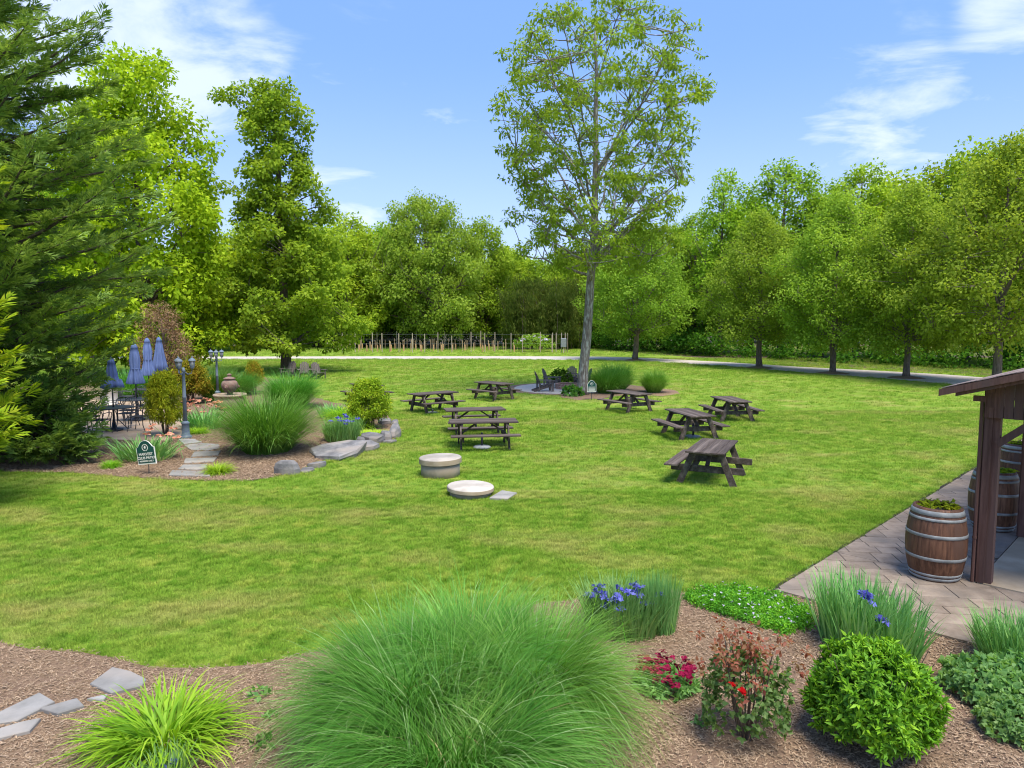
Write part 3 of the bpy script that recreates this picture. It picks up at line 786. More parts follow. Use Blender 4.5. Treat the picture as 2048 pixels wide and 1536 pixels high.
# ornamental trees along the drive
pearA = tree_meshes(105, [(0, 0, 0), (0.1, 0, 3), (0, 0, 9.6)], 0.22, 0.04,
    [(2.2, 2.6), (3.2, 3.7), (5, 4.1), (7, 3.6), (8.6, 2.6), (10, 1.5), (11.2, 0.4)], 34, 300, 0.78, 105, 0.17, 0.115, inner=0.35, slope=1.2, lump=0.2)
pearB = tree_meshes(106, [(0, 0, 0), (-0.1, 0, 3), (0.1, 0, 9.8)], 0.20, 0.04,
    [(2.0, 2.2), (3.0, 3.3), (5, 3.7), (7.2, 3.5), (9, 2.5), (10.6, 1.3), (11.8, 0.4)], 34, 300, 0.78, 105, 0.17, 0.115, inner=0.35, slope=1.5, lump=0.24)
for (px, py, m, s, rz, lb) in ((1270, 721, pearA, (1.12, 1.12, 1.07), 0.3, 'rounded tree beside the drive, nearest to the tall open tree'),
        (1518, 736, pearA, (0.98, 0.98, 1.0), 2.1, 'single-trunked round tree at the lawn edge, second along the drive'),
        (1665, 747, pearB, (0.95, 0.95, 1.0), 0.9, 'tree with several stems from its mulch ring, third along the drive'),
        (1812, 756, pearB, (0.95, 0.95, 0.98), 3.6, 'tree with a straight trunk in a mulch ring, fourth along the drive'),
        (1992, 772, pearA, (1.05, 1.05, 1.14), 4.4, 'largest drive tree, its trunk rising behind the brown pavilion roof')):
    b = g(px, py)
    plant_tree('drive_tree', lb, b, m, 'bark_tan', 'leaf_pear', group='trees along the drive', rz=rz, scale=s)
    ring = [(b.x + 1.05 * math.cos(t), b.y + 1.05 * math.sin(t)) for t in np.linspace(0, 6.283, 22, endpoint=False)]
    mm = MB(); mm.lathe([(1.05, 0.015), (0.8, 0.06), (0.4, 0.12), (0.2, 0.14)], 20); structure(mm.build('mulch_ring', 'mulch', None, True, b))
# extra stems of the third drive tree
b3 = g(1665, 747)
for k, (dx, dy, dz) in enumerate(((-0.55, 0.1, 3.2), (0.6, -0.1, 3.4), (0.15, 0.4, 3.3))):
    mm = MB(); mm.tube([(0.05 * dx, 0.05, 0), (dx * .35, dy * .3, 1.2), (dx, dy, dz)], [0.14, 0.11, 0.07], 8)
    tr_o = [o for o in COL.objects if o.get('label', '').startswith('tree with several stems')][0]
    mm.build('trunk', 'bark_tan', tr_o, True)

# woodland
W = [tree_meshes(110, [(0, 0, 0), (0.1, 0, 6), (0, 0, 14)], 0.30, 0.05, [(2, 3.0), (4, 4.4), (8, 4.8), (11, 4.4), (14, 2.8), (16, 0.8)], 22, 190, 1.15, 105, 0.32, 0.22, inner=0.4, slope=0.8, lump=0.3, tw=0.025),
     tree_meshes(111, [(0, 0, 0), (0.2, 0, 8), (0, 0, 16.5)], 0.28, 0.05, [(3, 2.2), (6, 3.4), (10, 3.8), (13, 3.6), (16, 2.4), (18, 0.8)], 24, 190, 0.9, 75, 0.28, 0.19, inner=0.4, slope=1.0, lump=0.34, tw=0.025),
     tree_meshes(112, [(0, 0, 0), (0, 0.1, 5), (0, 0, 11)], 0.26, 0.05, [(1, 3.6), (3, 4.8), (6, 5.0), (9, 4.2), (11.5, 2.4), (13, 0.8)], 22, 200, 1.2, 110, 0.32, 0.22, inner=0.45, slope=0.7, lump=0.28, tw=0.025)]
W.append(tree_meshes(113, [(0, 0, 0), (0.3, 0, 8), (0.1, 0, 16)], 0.24, 0.05, [(4, 1.6), (7, 2.9), (10, 2.4), (12, 3.3), (15, 2.3), (17, 1.6), (18.4, 0.6)], 24, 150, 0.85, 70, 0.28, 0.19, inner=0.3, slope=1.3, lump=0.45, tw=0.025))
WH = [16.4, 18.4, 13.4, 18.6]
rw = np.random.default_rng(31)
named = {490: 'wood tree in the gap between the bright tree and the cone-shaped tree', 1250: 'wood tree directly behind the first drive tree', 1385: 'thin wood tree right beside the crown of the tall open tree', 2190: 'wood tree running out of frame at the far right', 640: 'rounded wood tree just right of the cone-shaped tree', 1440: 'slender tall wood tree behind the first gap between drive trees', 1560: 'tall pale-green wood tree between the second and third drive trees',
         1710: 'pointed tall wood tree above the third drive tree', 1850: 'thin-topped wood tree with sky showing through its crown', 1930: 'tall dense wood tree near the right end of the wood',
         2015: 'tallest wood tree at the right edge above the pavilion', 700: 'dark rounded wood tree left of the broad oak', 965: 'green wood tree whose shoulder rises right of the broad oak'}
for (px, d, ty, k) in ((-120, 70, 260, 0), (60, 78, 300, 0), (180, 66, 330, 1), (420, 82, 478, 2), (490, 90, 452, 0), (640, 96, 452, 2), (700, 92, 432, 0), (760, 104, 455, 2), (800, 100, 458, 0), (965, 98, 440, 0),
        (1015, 104, 500, 2), (1075, 100, 520, 2), (1130, 104, 500, 0), (1185, 96, 490, 2), (1250, 92, 468, 0), (1330, 84, 452, 2), (1385, 78, 428, 1),
        (1440, 72, 348, 3), (1500, 78, 400, 0), (1560, 72, 326, 1), (1640, 70, 385, 0), (1710, 66, 334, 1), (1780, 69, 352, 0), (1850, 63, 335, 3), (1930, 60, 296, 0), (2015, 56, 284, 1), (2090, 52, 285, 0), (2190, 50, 300, 1)):
    top = CAM_H + (644 - ty) / F_PX * d
    sz_ = top / WH[k]; sx = sz_ * rw.uniform(0.9, 1.1) if k != 1 else sz_ * rw.uniform(1.0, 1.2)
    dark = px in (700, 1130, 640)
    plant_tree('wood_tree', named.get(px, 'leafy green tree in the wood behind the lawn and drive'), at(px, d), W[k] if not dark else W[k], 'bark_brown', 'leaf_wood_dark' if False else 'leaf_wood',
               group='wood trees behind the lawn', rz=float(rw.uniform(0, 6.28)), scale=(sx, sx, sz_))
for i, px in enumerate(range(-260, 2300, 105)):
    d = 112 + rw.uniform(-5, 8); ty = rw.uniform(490, 540); k = int(rw.choice([0, 2])); s = (CAM_H + (644 - ty) / F_PX * d) / WH[k]
    plant_tree('wood_tree', 'leafy green tree deep in the wood, seen between nearer crowns', at(px + rw.uniform(-25, 25), d), W[k], 'bark_brown', 'leaf_wood', group='trees deep in the wood', rz=float(rw.uniform(0, 6.28)), scale=(s * 1.5, s * 1.5, s))

def clump_cloud(seed, C, r, leaves, L, Wd, flat=0.8, droop=0.2, up=0.7):
    rng = np.random.default_rng(seed); C = np.asarray(C, float); n_c = len(C)
    r = np.broadcast_to(np.asarray(r, float), (n_c,)) * rng.uniform(0.7, 1.3, n_c)
    idx = np.repeat(np.arange(n_c), leaves); n = len(idx)
    D = unit(rng.normal(0, 1, (n, 3)))
    P = C[idx] + D * (r[idx] * rng.uniform(0, 1, n) ** 0.5)[:, None] * np.array([1, 1, flat])
    P[:, 2] = np.maximum(P[:, 2], 0.02)
    A = unit(D * 0.7 + rng.normal(0, 0.5, (n, 3)) + np.array([0, 0, -droop])); N = unit(D * 0.5 + np.array([0, 0, up]) + rng.normal(0, 0.4, (n, 3)))
    s = rng.uniform(0.7, 1.3, n)
    return leaf_cards(P, A, N, L * s, Wd * s)

# undergrowth along the wood's edge
Cs = []
edge = [(-300, 96, 3.5), (300, 96, 3.5), (640, 97, 3.4), (900, 99, 3.0), (1020, 97, 2.6), (1180, 88, 2.8), (1290, 78, 3.0), (1400, 70, 3.4), (1500, 65, 3.2), (1600, 61, 3.0), (1700, 57, 2.8), (1800, 54, 2.6), (1900, 51, 2.4), (2050, 48, 2.4), (2300, 44, 2.6)]
for i in range(len(edge) - 1):
    (x0, d0, h0), (x1, d1, h1) = edge[i], edge[i + 1]
    p0, p1 = at(x0, d0), at(x1, d1); L = (p1 - p0).length
    for k in range(int(L * 9)):
        t = rw.uniform(); p = p0.lerp(p1, t); h = h0 + (h1 - h0) * t; back = rw.uniform(0, 1) ** 1.3 * 7
        nrm = Vector((p.x, p.y, 0)).normalized()
        Cs.append((p.x + nrm.x * back, p.y + nrm.y * back, rw.uniform(0.05, 1) ** 0.9 * (h * (0.5 + 0.09 * back) + rw.uniform(-.3, .5))))
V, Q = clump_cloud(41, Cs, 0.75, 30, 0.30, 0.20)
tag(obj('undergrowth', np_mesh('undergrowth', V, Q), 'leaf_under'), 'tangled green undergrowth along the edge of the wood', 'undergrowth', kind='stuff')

# bamboo grove
Cs = []; cul = MB()
for k in range(150):
    p = at(rw.uniform(1015, 1165), rw.uniform(86, 93)); h = rw.uniform(5.5, 9.3); le = rw.normal(0, 0.7, 2)
    if k < 40: cul.tube([(p.x, p.y, 0), (p.x + le[0] * .3, p.y + le[1] * .3, h * .6), (p.x + le[0], p.y + le[1], h * .96)], [0.035, 0.03, 0.012], 5)
    for j in range(13):
        t = rw.uniform(0.12, 1.0); Cs.append((p.x + le[0] * t * t + rw.normal(0, .35), p.y + le[1] * t * t + rw.normal(0, .35), h * t))
V, Q = clump_cloud(42, Cs, 0.55, 26, 0.42, 0.075, flat=1.1, droop=1.4, up=0.2)
bg = thing('bamboo_grove', 'dark drooping bamboo grove at the wood edge behind the white flowering shrub', 'bamboo', at(1090, 89)); bg.location = (0, 0, 0)
obj('foliage', np_mesh('foliage', V, Q), 'leaf_bamboo', bg, kind='stuff'); cul.build('culms', 'bark_brown', bg, kind='stuff')

# feathery conifers at the left
def conifer(seed, profile, n_br, spray_gap, ls, trunk_r, tw=0.02):
    rng = np.random.default_rng(seed); pz = [p[0] for p in profile]; pr = [p[1] for p in profile]; H = pz[-1]
    tm = MB(); tm.tube([(0, 0, 0), (0, 0, H * .5), (0, 0, H * .97)], [trunk_r, trunk_r * .6, 0.03], 10)
    br = MB(); SP, SA, SN, SL = [], [], [], []
    for i in range(n_br):
        z = (i + rng.uniform()) / n_br * H * 0.98; az = i * 2.39996 + rng.normal(0, .25)
        rad = np.interp(z, pz, pr) * rng.choice([0.7, 0.85, 1.0, 1.12]) * rng.uniform(0.92, 1.06); el = R(rng.uniform(-4, 24)) + 0.22 * z / H
        z0 = max(0.25, z - rad * math.tan(el) * 0.75)
        d = np.array([math.cos(az), math.sin(az), 0])
        p0 = np.array([0, 0, z0]); p2 = d * rad + np.array([0, 0, z0 + rad * math.tan(el)]); c = d * rad * 0.55 + np.array([0, 0, z0 + rad * math.tan(el) * 0.25])
        b = bez(p0, c, p2, 9)
        br.tube([tuple(x) for x in b], list(np.linspace(max(.012, 0.014 * rad + .012), 0.006, 9)), 5, cap=False)
        n = int(rad / spray_gap)
        for k in range(n):
            t = 0.28 + 0.72 * (k + rng.uniform()) / n; q = bez(p0, c, p2, 30)[int(t * 29)]
            tg = p2 - c if t > .5 else c - p0; tg = tg / (np.linalg.norm(tg) + 1e-9)
            side = np.array([-d[1], d[0], 0]) * rng.uniform(-1, 1)
            a = tg * 0.75 + side * (1.05 - 0.5 * t) + np.array([0, 0, rng.uniform(-.25, .45)])
            sp = 0.42 * rad * (1.1 - t) * .55
            SP.append(q + side * sp * rng.uniform(0, 1) + rng.normal(0, .05, 3)); SA.append(a); SN.append(np.array([0, 0, 1.0]) + rng.normal(0, .45, 3)); SL.append(ls * rng.uniform(.65, 1.3))
    SP, SA, SN, SL = np.array(SP), unit(np.array(SA)), np.array(SN), np.array(SL)
    S = unit(np.cross(SA, SN)); Nn = np.cross(S, SA)
    parts = [leaf_cards(SP + SA * SL[:, None] * .55, SA, Nn, SL * .55, SL * .13)]
    for s in (0.05, 0.22, 0.4, 0.58, 0.75):
        for sg in (-1, 1):
            A = SA * 0.80 + S * sg * 0.6 + rng.normal(0, .13, SA.shape)
            parts.append(leaf_cards(SP + SA * (SL * s)[:, None] - Nn * (SL * .05 * s)[:, None], A, Nn, SL * (0.58 * (1 - s) + .2), SL * .095))
    V, Q = join(parts); V[:, 2] = np.maximum(V[:, 2], 0.03)
    return tm.mesh('trunk', True), br.mesh('branches', True), np_mesh('foliage', V, Q)
cyp = conifer(51, [(0.0, 2.3), (1, 2.7), (2.2, 3.3), (3.4, 4.1), (6, 4.1), (8, 3.75), (9.7, 3.4), (11.1, 2.5), (12.7, 1.2), (13.8, 0.2)], 350, 0.045, 0.31, 0.24)
t = thing('cypress', 'huge feathery dark green cypress filling the left edge', 'tree', (-13.25, 17.0, 0))
obj('trunk', cyp[0], 'bark_brown', t); obj('branches', cyp[1], 'bark_brown', t, kind='stuff'); obj('foliage', cyp[2], 'leaf_cypress', t, kind='stuff')
gol = conifer(52, [(0.0, 0.7), (1.5, 1.15), (3, 1.25), (4.2, 0.9), (5.2, 1.15), (6.2, 0.95), (7.2, 0.2)], 110, 0.05, 0.34, 0.10)
t = thing('golden_cypress', 'yellow-green golden cypress just showing at the left edge', 'tree', (-10.25, 12.4, 0))
obj('trunk', gol[0], 'bark_brown', t); obj('branches', gol[1], 'bark_brown', t, kind='stuff'); obj('foliage', gol[2], 'leaf_gold', t, kind='stuff')
low = conifer(53, [(0.0, 0.9), (0.6, 1.2), (1.2, 0.9), (1.8, 0.2)], 60, 0.06, 0.4, 0.05)
t = thing('low_juniper', 'low spreading green conifer at the foot of the big cypress', 'shrub', g(95, 925))
obj('trunk', low[0], 'bark_brown', t); obj('branches', low[1], 'bark_brown', t, kind='stuff'); obj('foliage', low[2], 'leaf_cypress', t, kind='stuff')

# brown twiggy tree behind the umbrellas
bt = tree_meshes(54, [(0, 0, 0), (0.1, 0, 2), (0, 0, 3.6)], 0.10, 0.03, [(0.8, 0.9), (2, 1.5), (3.3, 1.3), (4.3, 0.3)], 22, 110, 0.36, 70, 0.13, 0.03, inner=0.2, slope=0.9, tw=0.010)
plant_tree('bare_tree', 'small purplish brown twiggy tree behind the blue umbrellas', at(325, 36), bt, 'bark_brown', 'twig_brown')

# ------------------------------------------------------------------ pavilion
pav = thing('pavilion', 'dark brown timber pavilion with sloping shingle roof at the right edge', 'building', OB)
def rel(u, v, z): p = uv(u, v, z) - Vector((OB.x, OB.y, 0)); return p
def uvbar(mb, a, b, w, h, up=(0, 0, 1)): mb.bar(rel(*a), rel(*b), w, h, up)
def roof_z(v): return 2.56 + 0.295 * (v + 0.45)
# posts: a core between two facing boards
for k, (u, v) in enumerate(((0.04, 0.03), (2.78, 0.03), (5.6, 0.03), (8.4, 0.03))):
    mb = MB(); uvbar(mb, (u, v + .02, 0.05), (u, v + .02, roof_z(0) - 0.02), 0.15, 0.13, UU); po = mb.build('post', 'barn_brown', pav)
    mb = MB(); uvbar(mb, (u - .085, v - .025, 0.05), (u - .085, v - .025, 2.2), 0.085, 0.025, UU); mb.build('facing_board', 'barn_brown', po)
    mb = MB(); uvbar(mb, (u - .02, v - .075, 0.05), (u - .02, v - .075, 2.55), 0.028, 0.10, UU); mb.build('facing_board', 'barn_brown', po)
mb = MB(); mb.tube([rel(-0.06, -0.075, 0.05), rel(-0.06, -0.075, 2.40)], 0.022, 8); mb.tube([rel(-0.06, -0.075, 0.62), rel(-0.06, -0.075, 0.65)], 0.028, 8); mb.build('downpipe', 'barn_brown', pav)
# gable: vertical boards with gaps between, above a tie beam
k = 0
v = -0.04
while v < 3.0:
    w = 0.102
    mb = MB()
    zt0, zt1 = roof_z(v) - 0.07, roof_z(v + w) - 0.07
    off = -0.095 - (k % 2) * 0.006
    pr = [rel(off, v + 0.003, 2.20), rel(off, v + w - 0.003, 2.20), rel(off, v + w - 0.003, zt1), rel(off, v + 0.003, zt0),
          rel(off + .02, v + 0.003, 2.20), rel(off + .02, v + w - 0.003, 2.20), rel(off + .02, v + w - 0.003, zt1), rel(off + .02, v + 0.003, zt0)]
    mb.add(pr, [(0, 1, 2, 3), (7, 6, 5, 4), (4, 5, 1, 0), (5, 6, 2, 1), (6, 7, 3, 2), (7, 4, 0, 3)]); mb.build('siding_board', 'barn_brown', pav)
    v += w; k += 1
mb = MB(); uvbar(mb, (-0.02, -0.03, 2.27), (-0.02, 3.0, 2.27), 0.09, 0.14); mb.build('tie_beam', 'barn_brown', pav)
mb = MB(); uvbar(mb, (-0.1, 0.03, 2.42), (9.5, 0.03, 2.42), 0.10, 0.18); mb.build('eave_beam', 'barn_brown', pav)
mb = MB(); uvbar(mb, (0.0, 0.10, 1.86), (0.0, 0.50, 2.21), 0.07, 0.09); mb.build('brace', 'barn_brown', pav)
mb = MB(); uvbar(mb, (0.12, 0.03, 1.86), (0.50, 0.03, 2.33), 0.07, 0.09); mb.build('brace', 'barn_brown', pav)
mb = MB(); uvbar(mb, (-0.06, -0.17, 2.43), (-0.06, 0.0, 2.43), 0.06, 0.07); mb.build('rafter_tail', 'barn_brown', pav)
# roof sheet, courses of shingles laid on it, barge board
def slab_uv(mb, u0, u1, v0, v1, dz, th):
    q = [rel(u, v, roof_z(v) + dz - e) for e in (th, 0) for u, v in ((u0, v0), (u0, v1), (u1, v1), (u1, v0))]
    mb.add(q, [(0, 1, 2, 3), (7, 6, 5, 4), (4, 5, 1, 0), (5, 6, 2, 1), (6, 7, 3, 2), (7, 4, 0, 3)])
mb = MB(); slab_uv(mb, -0.42, 10.0, -0.45, 3.2, 0.0, 0.03); roof = mb.build('roof', 'barn_brown', pav)
for i in range(18):
    v0 = -0.48 + i * 0.2
    mb = MB(); slab_uv(mb, -0.45, 10.0, v0, v0 + 0.215, 0.012 + 0.004 * (i % 2), 0.008); mb.build('shingle_course', 'shingle', roof)
mb = MB(); slab_uv(mb, -0.47, -0.435, -0.47, 3.2, -0.004, 0.085); mb.build('barge_board', 'barn_brown', pav)
mb = MB(); slab_uv(mb, -0.40, -0.36, -0.30, 3.2, -0.035, 0.10); mb.build('rafter', 'barn_brown', pav)

# ------------------------------------------------------------------ barrels
def barrel_r(z): return 0.285 + 0.075 * (1 - ((z - 0.475) / 0.475) ** 2)
def make_barrel(label, loc, rz):
    t = thing('barrel', label, 'barrel', loc, rz, 'barrel planters on the walkway')
    N = 84; mb = MB()
    zs = [0, .04, .1, .2, .3, .4, .475, .55, .65, .75, .85, .91, .95]
    prof = [(barrel_r(z), z) for z in zs] + [(barrel_r(.95) - .025, .955), (barrel_r(.95) - .03, .90)]
    mb.lathe(prof, N, mod=lambda a, z, i: 1.0 - (0.012 if int(round(a / (2 * math.pi) * N)) % 3 == 0 else 0.0))
    mb.build('staves', 'stave', t, True)
    for (z0, z1) in ((0.012, 0.052), (0.066, 0.10), (0.285, 0.328), (0.585, 0.628), (0.80, 0.835), (0.865, 0.925)):
        h = MB(); h.lathe([(barrel_r(z0) + .001, z0), (barrel_r(z0) + .006, z0 + .003), (barrel_r(z1) + .006, z1 - .003), (barrel_r(z1) + .001, z1)], 48, cap=False)
        h.build('hoop', 'hoop', t, True)
    s = MB(); s.lathe([(0.262, 0.89), (0.15, 0.905), (0.02, 0.91)], 24); s.build('soil', 'soil', t, True)
    return t
def barrel_plant(label, loc, seed):
    r = np.random.default_rng(seed); n = 230
    a = r.uniform(0, 6.28, n); rr = 0.22 * np.sqrt(r.uniform(0, 1, n))
    P = np.stack([rr * np.cos(a) + .02, rr * np.sin(a), r.uniform(0.0, 0.07, n)], 1)
    A = np.stack([np.cos(a + r.normal(0, .7, n)), np.sin(a + r.normal(0, .7, n)), r.uniform(-.1, .5, n)], 1)
    V, Q = leaf_cards(P, A, np.array([[0, 0, 1.0]]) + r.normal(0, .3, (n, 3)), r.uniform(.05, .10, n), r.uniform(.03, .06, n))
    t = thing('trailing_plant', label, 'plant', loc, 0, 'plants in the barrels')
    obj('leaves', np_mesh('leaves', V, Q), 'leaf_nandina', t, kind='stuff')
for i, (px, py, w, l2) in enumerate(((1868, 1157, 'oak barrel with grey hoops standing alone in front of the brown post', 'low green plant in the barrel in front of the post'),
        (1984, 1060, 'dark barrel half hidden behind the brown pavilion post', 'low green plant in the barrel behind the post'),
        (2034, 985, 'farthest barrel cut off by the right edge', 'low green plant in the farthest barrel at the right edge'))):
    b = g(px, py); b.z = 0.041
    make_barrel(w, b, 0.4 * i)
    barrel_plant(l2, (b.x, b.y, b.z + 0.90), 60 + i)

# ------------------------------------------------------------------ picnic tables
def make_table(label, c, ang, right_bench=True, seed=0):
    """long axis along local x, trestle ends at x = +-0.62"""
    r = random.Random(seed)
    t = thing('picnic_table', label, 'picnic table', (c[0], c[1], 0), R(ang), 'picnic tables on the lawn')
    Hh, HL = 0.74, 0.92
    for k in range(5):
        y = -0.32 + k * 0.16
        mb = MB(); mb.box((r.uniform(-.012, .012), y, Hh - 0.019 + r.uniform(-.002, .002)), (2 * HL, 0.152, 0.038), bev=0.005); mb.build('top_plank', 'wood_weathered', t)
    for s in (-1, 1):
        if s == -1 and not right_bench: continue
        for k in (0, 1):
            mb = MB(); mb.box((r.uniform(-.015, .015), s * (0.62 + k * 0.145), 0.44 - 0.019), (2 * HL, 0.138, 0.038), bev=0.005); mb.build('bench_plank', 'wood_weathered', t)
    for e in (-1, 1):
        x = e * 0.64
        mb = MB(); mb.box((x - e * .045, 0, Hh - 0.038 - 0.045), (0.045, 0.76, 0.09), bev=0.004); mb.build('top_cleat', 'wood_weathered', t)
        mb = MB(); mb.box((x - e * .045, 0, 0.40 - 0.07), (0.045, 1.50, 0.14), bev=0.006); mb.build('cross_beam', 'wood_weathered', t)
        for s in (-1, 1):
            mb = MB(); mb.bar((x, s * 0.56, 0.0), (x, s * 0.27, Hh - 0.04), 0.042, 0.135, (0, 1, 0.3)); mb.build('leg', 'wood_weathered', t)
        mb = MB(); mb.bar((x - e * .06, 0, 0.40), (e * 0.16, 0, Hh - 0.06), 0.085, 0.04); mb.build('brace', 'wood_weathered', t)
    return t
tables = [((-6.2, 30.4), 126, 'picnic table mostly hidden behind the tall nandina bush'),
    ((-2.98, 26.9), 40, 'picnic table turned slantwise, nearest to the nandina bush on its right'),
    ((-0.8, 31.35), 132, 'picnic table left of the fire pit chairs, farthest on the open lawn'),
    ((-1.15, 21.95), 12, 'picnic table directly behind another one in mid lawn'),
    ((-0.78, 19.35), 8, 'long picnic table seen side-on behind the two concrete lids'),
    ((4.45, 27.1), 118, 'picnic table beside the green sign and the tall tree'),
    ((5.26, 21.1), 101, 'middle picnic table of the row of three on the right'),
    ((7.6, 24.75), 94, 'picnic table with a cracked top, rearmost of the right row'),
    ((4.34, 15.42), 64, 'nearest picnic table, missing the bench on its right side')]
for i, (c, a, lb) in enumerate(tables): make_table(lb, (c[0], (c[1] - 0.296) / 0.9962), a, i != 8, i)
for (px, py, pole, lb) in ((964, 896, 1, 'umbrella stand with short pole under the side-on picnic table'), (1386, 875, 1, 'umbrella stand with short pole under the middle right picnic table'),
        (865, 827, 0, 'flat round umbrella base under the slantwise picnic table'), (952, 859, 0, 'flat round umbrella base under the table behind another')):
    t = thing('parasol_stand', lb, 'umbrella base', g(px, py), 0, 'umbrella bases under tables')
    mb = MB(); mb.lathe([(0.24, 0.0), (0.24, 0.035), (0.20, 0.06), (0.05, 0.075)], 24); mb.build('plate', 'box_grey', t, True)
    mb = MB(); mb.tube([(0, 0, 0.06), (0, 0, 0.42 if pole else 0.16)], 0.03, 10); mb.build('sleeve', 'iron', t, True)

# ------------------------------------------------------------------ wooden lawn chairs
def make_adirondack(label, c, ang):
    t = thing('lawn_chair', label, 'chair', (c[0], c[1], 0), R(ang), 'wooden lawn chairs')
    # faces +x
    for k in range(5):
        y = (k - 2) * 0.105; h = 0.78 - 0.055 * (k - 2) ** 2 * 0.55
        mb = MB(); b0 = Vector((-0.22, y, 0.24)); d = Vector((-0.36, 0, 0.93)).normalized()
        n = Vector((0.93, 0, 0.36)); e = b0 + d * h; w = 0.046
        V = []
        for off in (-0.011, 0.011):
            V += [b0 + Vector((0, -w, 0)) + n * off, b0 + Vector((0, w, 0)) + n * off, e + Vector((0, w, 0)) + n * off, e + d * .035 + Vector((0, w * .5, 0)) + n * off, e + d * .035 - Vector((0, w * .5, 0)) + n * off, e - Vector((0, w, 0)) + n * off]
        mb.add(V, [(5, 4, 3, 2, 1, 0), (6, 7, 8, 9, 10, 11)] + [(i, (i + 1) % 6, 6 + (i + 1) % 6, 6 + i) for i in range(6)])
        mb.build('back_slat', 'wood_chair', t)
    for k in range(5):
        x = -0.20 + k * 0.115
        mb = MB(); mb.box((x, 0, 0.25 + (x + 0.2) * 0.26 + .018), (0.10, 0.54, 0.022)); mb.build('seat_slat', 'wood_chair', t)
    for s in (-1, 1):
        mb = MB(); mb.bar((-0.62, s * 0.24, 0.045), (0.36, s * 0.24, 0.355), 0.028, 0.11); mb.build('stringer', 'wood_chair', t)
        mb = MB(); mb.box((0.32, s * 0.285, 0.27), (0.11, 0.03, 0.54)); mb.build('leg', 'wood_chair', t)
        mb = MB(); mb.box((0.02, s * 0.325, 0.552), (0.80, 0.14, 0.024), bev=0.004); mb.build('arm', 'wood_chair', t)
        mb = MB(); mb.bar((-0.34, s * 0.28, 0.06), (-0.34, s * 0.28, 0.54), 0.03, 0.07, (1, 0, 0)); mb.build('leg', 'wood_chair', t)
    mb = MB(); mb.box((-0.385, 0, 0.60), (0.03, 0.60, 0.06)); mb.build('back_rail', 'wood_chair', t)
    return t
for (p, a, lb) in ((g(577, 755), 250, 'grey wooden lawn chair right in front of the dark tree trunk'), (g(609, 757), 285, 'middle grey wooden lawn chair of the three under the tree'),
        (g(637, 758), 310, 'rightmost grey wooden lawn chair of the three under the tree'),
        (g(1090, 783), 10, 'brown wooden lawn chair at the fire pit nearest to the lawn'), (g(1104, 775.5), -20, 'brown wooden lawn chair behind another, left of the fire pit'),
        (g(1143, 770), 262, 'brown wooden lawn chair behind the fire pit, facing the viewer'), (g(1164, 775), 190, 'brown wooden lawn chair mostly hidden behind the grey trunk')):
    make_adirondack(lb, p, a)

# fire pit: ring of bricks
fp = thing('fire_pit', 'low round brick fire pit on the gravel circle', 'fire pit', g(1135, 777.5))
r = random.Random(4); bm_ = MB(); bm_.box((0, 0, 0), (0.17, 0.12, 0.085), bev=0.008); brick = bm_.mesh('brick')
for lay in range(3):
    for k in range(20):
        a = (k + 0.5 * (lay % 2)) / 20 * 2 * math.pi
        o = obj('brick', brick, 'brick_red', fp, (0.55 * math.cos(a), 0.55 * math.sin(a), 0.06 + lay * 0.09)); o.rotation_euler = (0, 0, a + math.pi / 2 + r.uniform(-.05, .05))
mb = MB(); mb.lathe([(0.50, 0.02), (0.3, 0.05), (0.05, 0.06)], 20); mb.build('ash_bed', 'soil', fp, True)

# ------------------------------------------------------------------ concrete lids
def make_cover(label, c, rl, hl, rr, hr, tilt):
    t = thing('concrete_cover', label, 'tank cover', c, 0, 'concrete tank covers on the lawn')
    mb = MB(); mb.lathe([(rr, -0.05), (rr * 1.005, hr * .5), (rr, hr)], 48); mb.build('riser', 'concrete_riser', t, True)
    mb = MB(); mb.lathe([(rl - .03, 0), (rl, 0.004), (rl, hl - .015), (rl - .015, hl), (rl * .5, hl + .004), (0.01, hl + .006)], 56); o = mb.build('lid', 'concrete_lid', t, False, (0, 0, hr + .006)); o.rotation_euler = tilt
    for p in o.data.polygons: p.use_smooth = False
    e = MB(); e.lathe([(rl + .004, 0.004), (rl + .006, hl * .5), (rl + .004, hl - .016)], 56, cap=False); e.build('rim', 'concrete_edge', o, True)
    return t
make_cover('taller round concrete tank cover with overhanging pale lid', g(881, 950), 0.47, 0.125, 0.43, 0.28, (0.0, -0.02, 0))
make_cover('lower round concrete tank cover with nearly white lid', g(941, 990), 0.46, 0.085, 0.405, 0.10, (0.015, 0.03, 0))
t = thing('stepping_slab', 'flat square stone slab in the grass beside the lower lid', 'stone slab', g(1003, 995))
c_ = g(1003, 995); mb = MB(); mb.prism([(g(x, y).x - c_.x, g(x, y).y - c_.y) for x, y in ((979, 1000), (1004, 985), (1034, 990), (1015, 1002))], 0.0, 0.05, 0.01); mb.build('slab', 'flagstone', t)

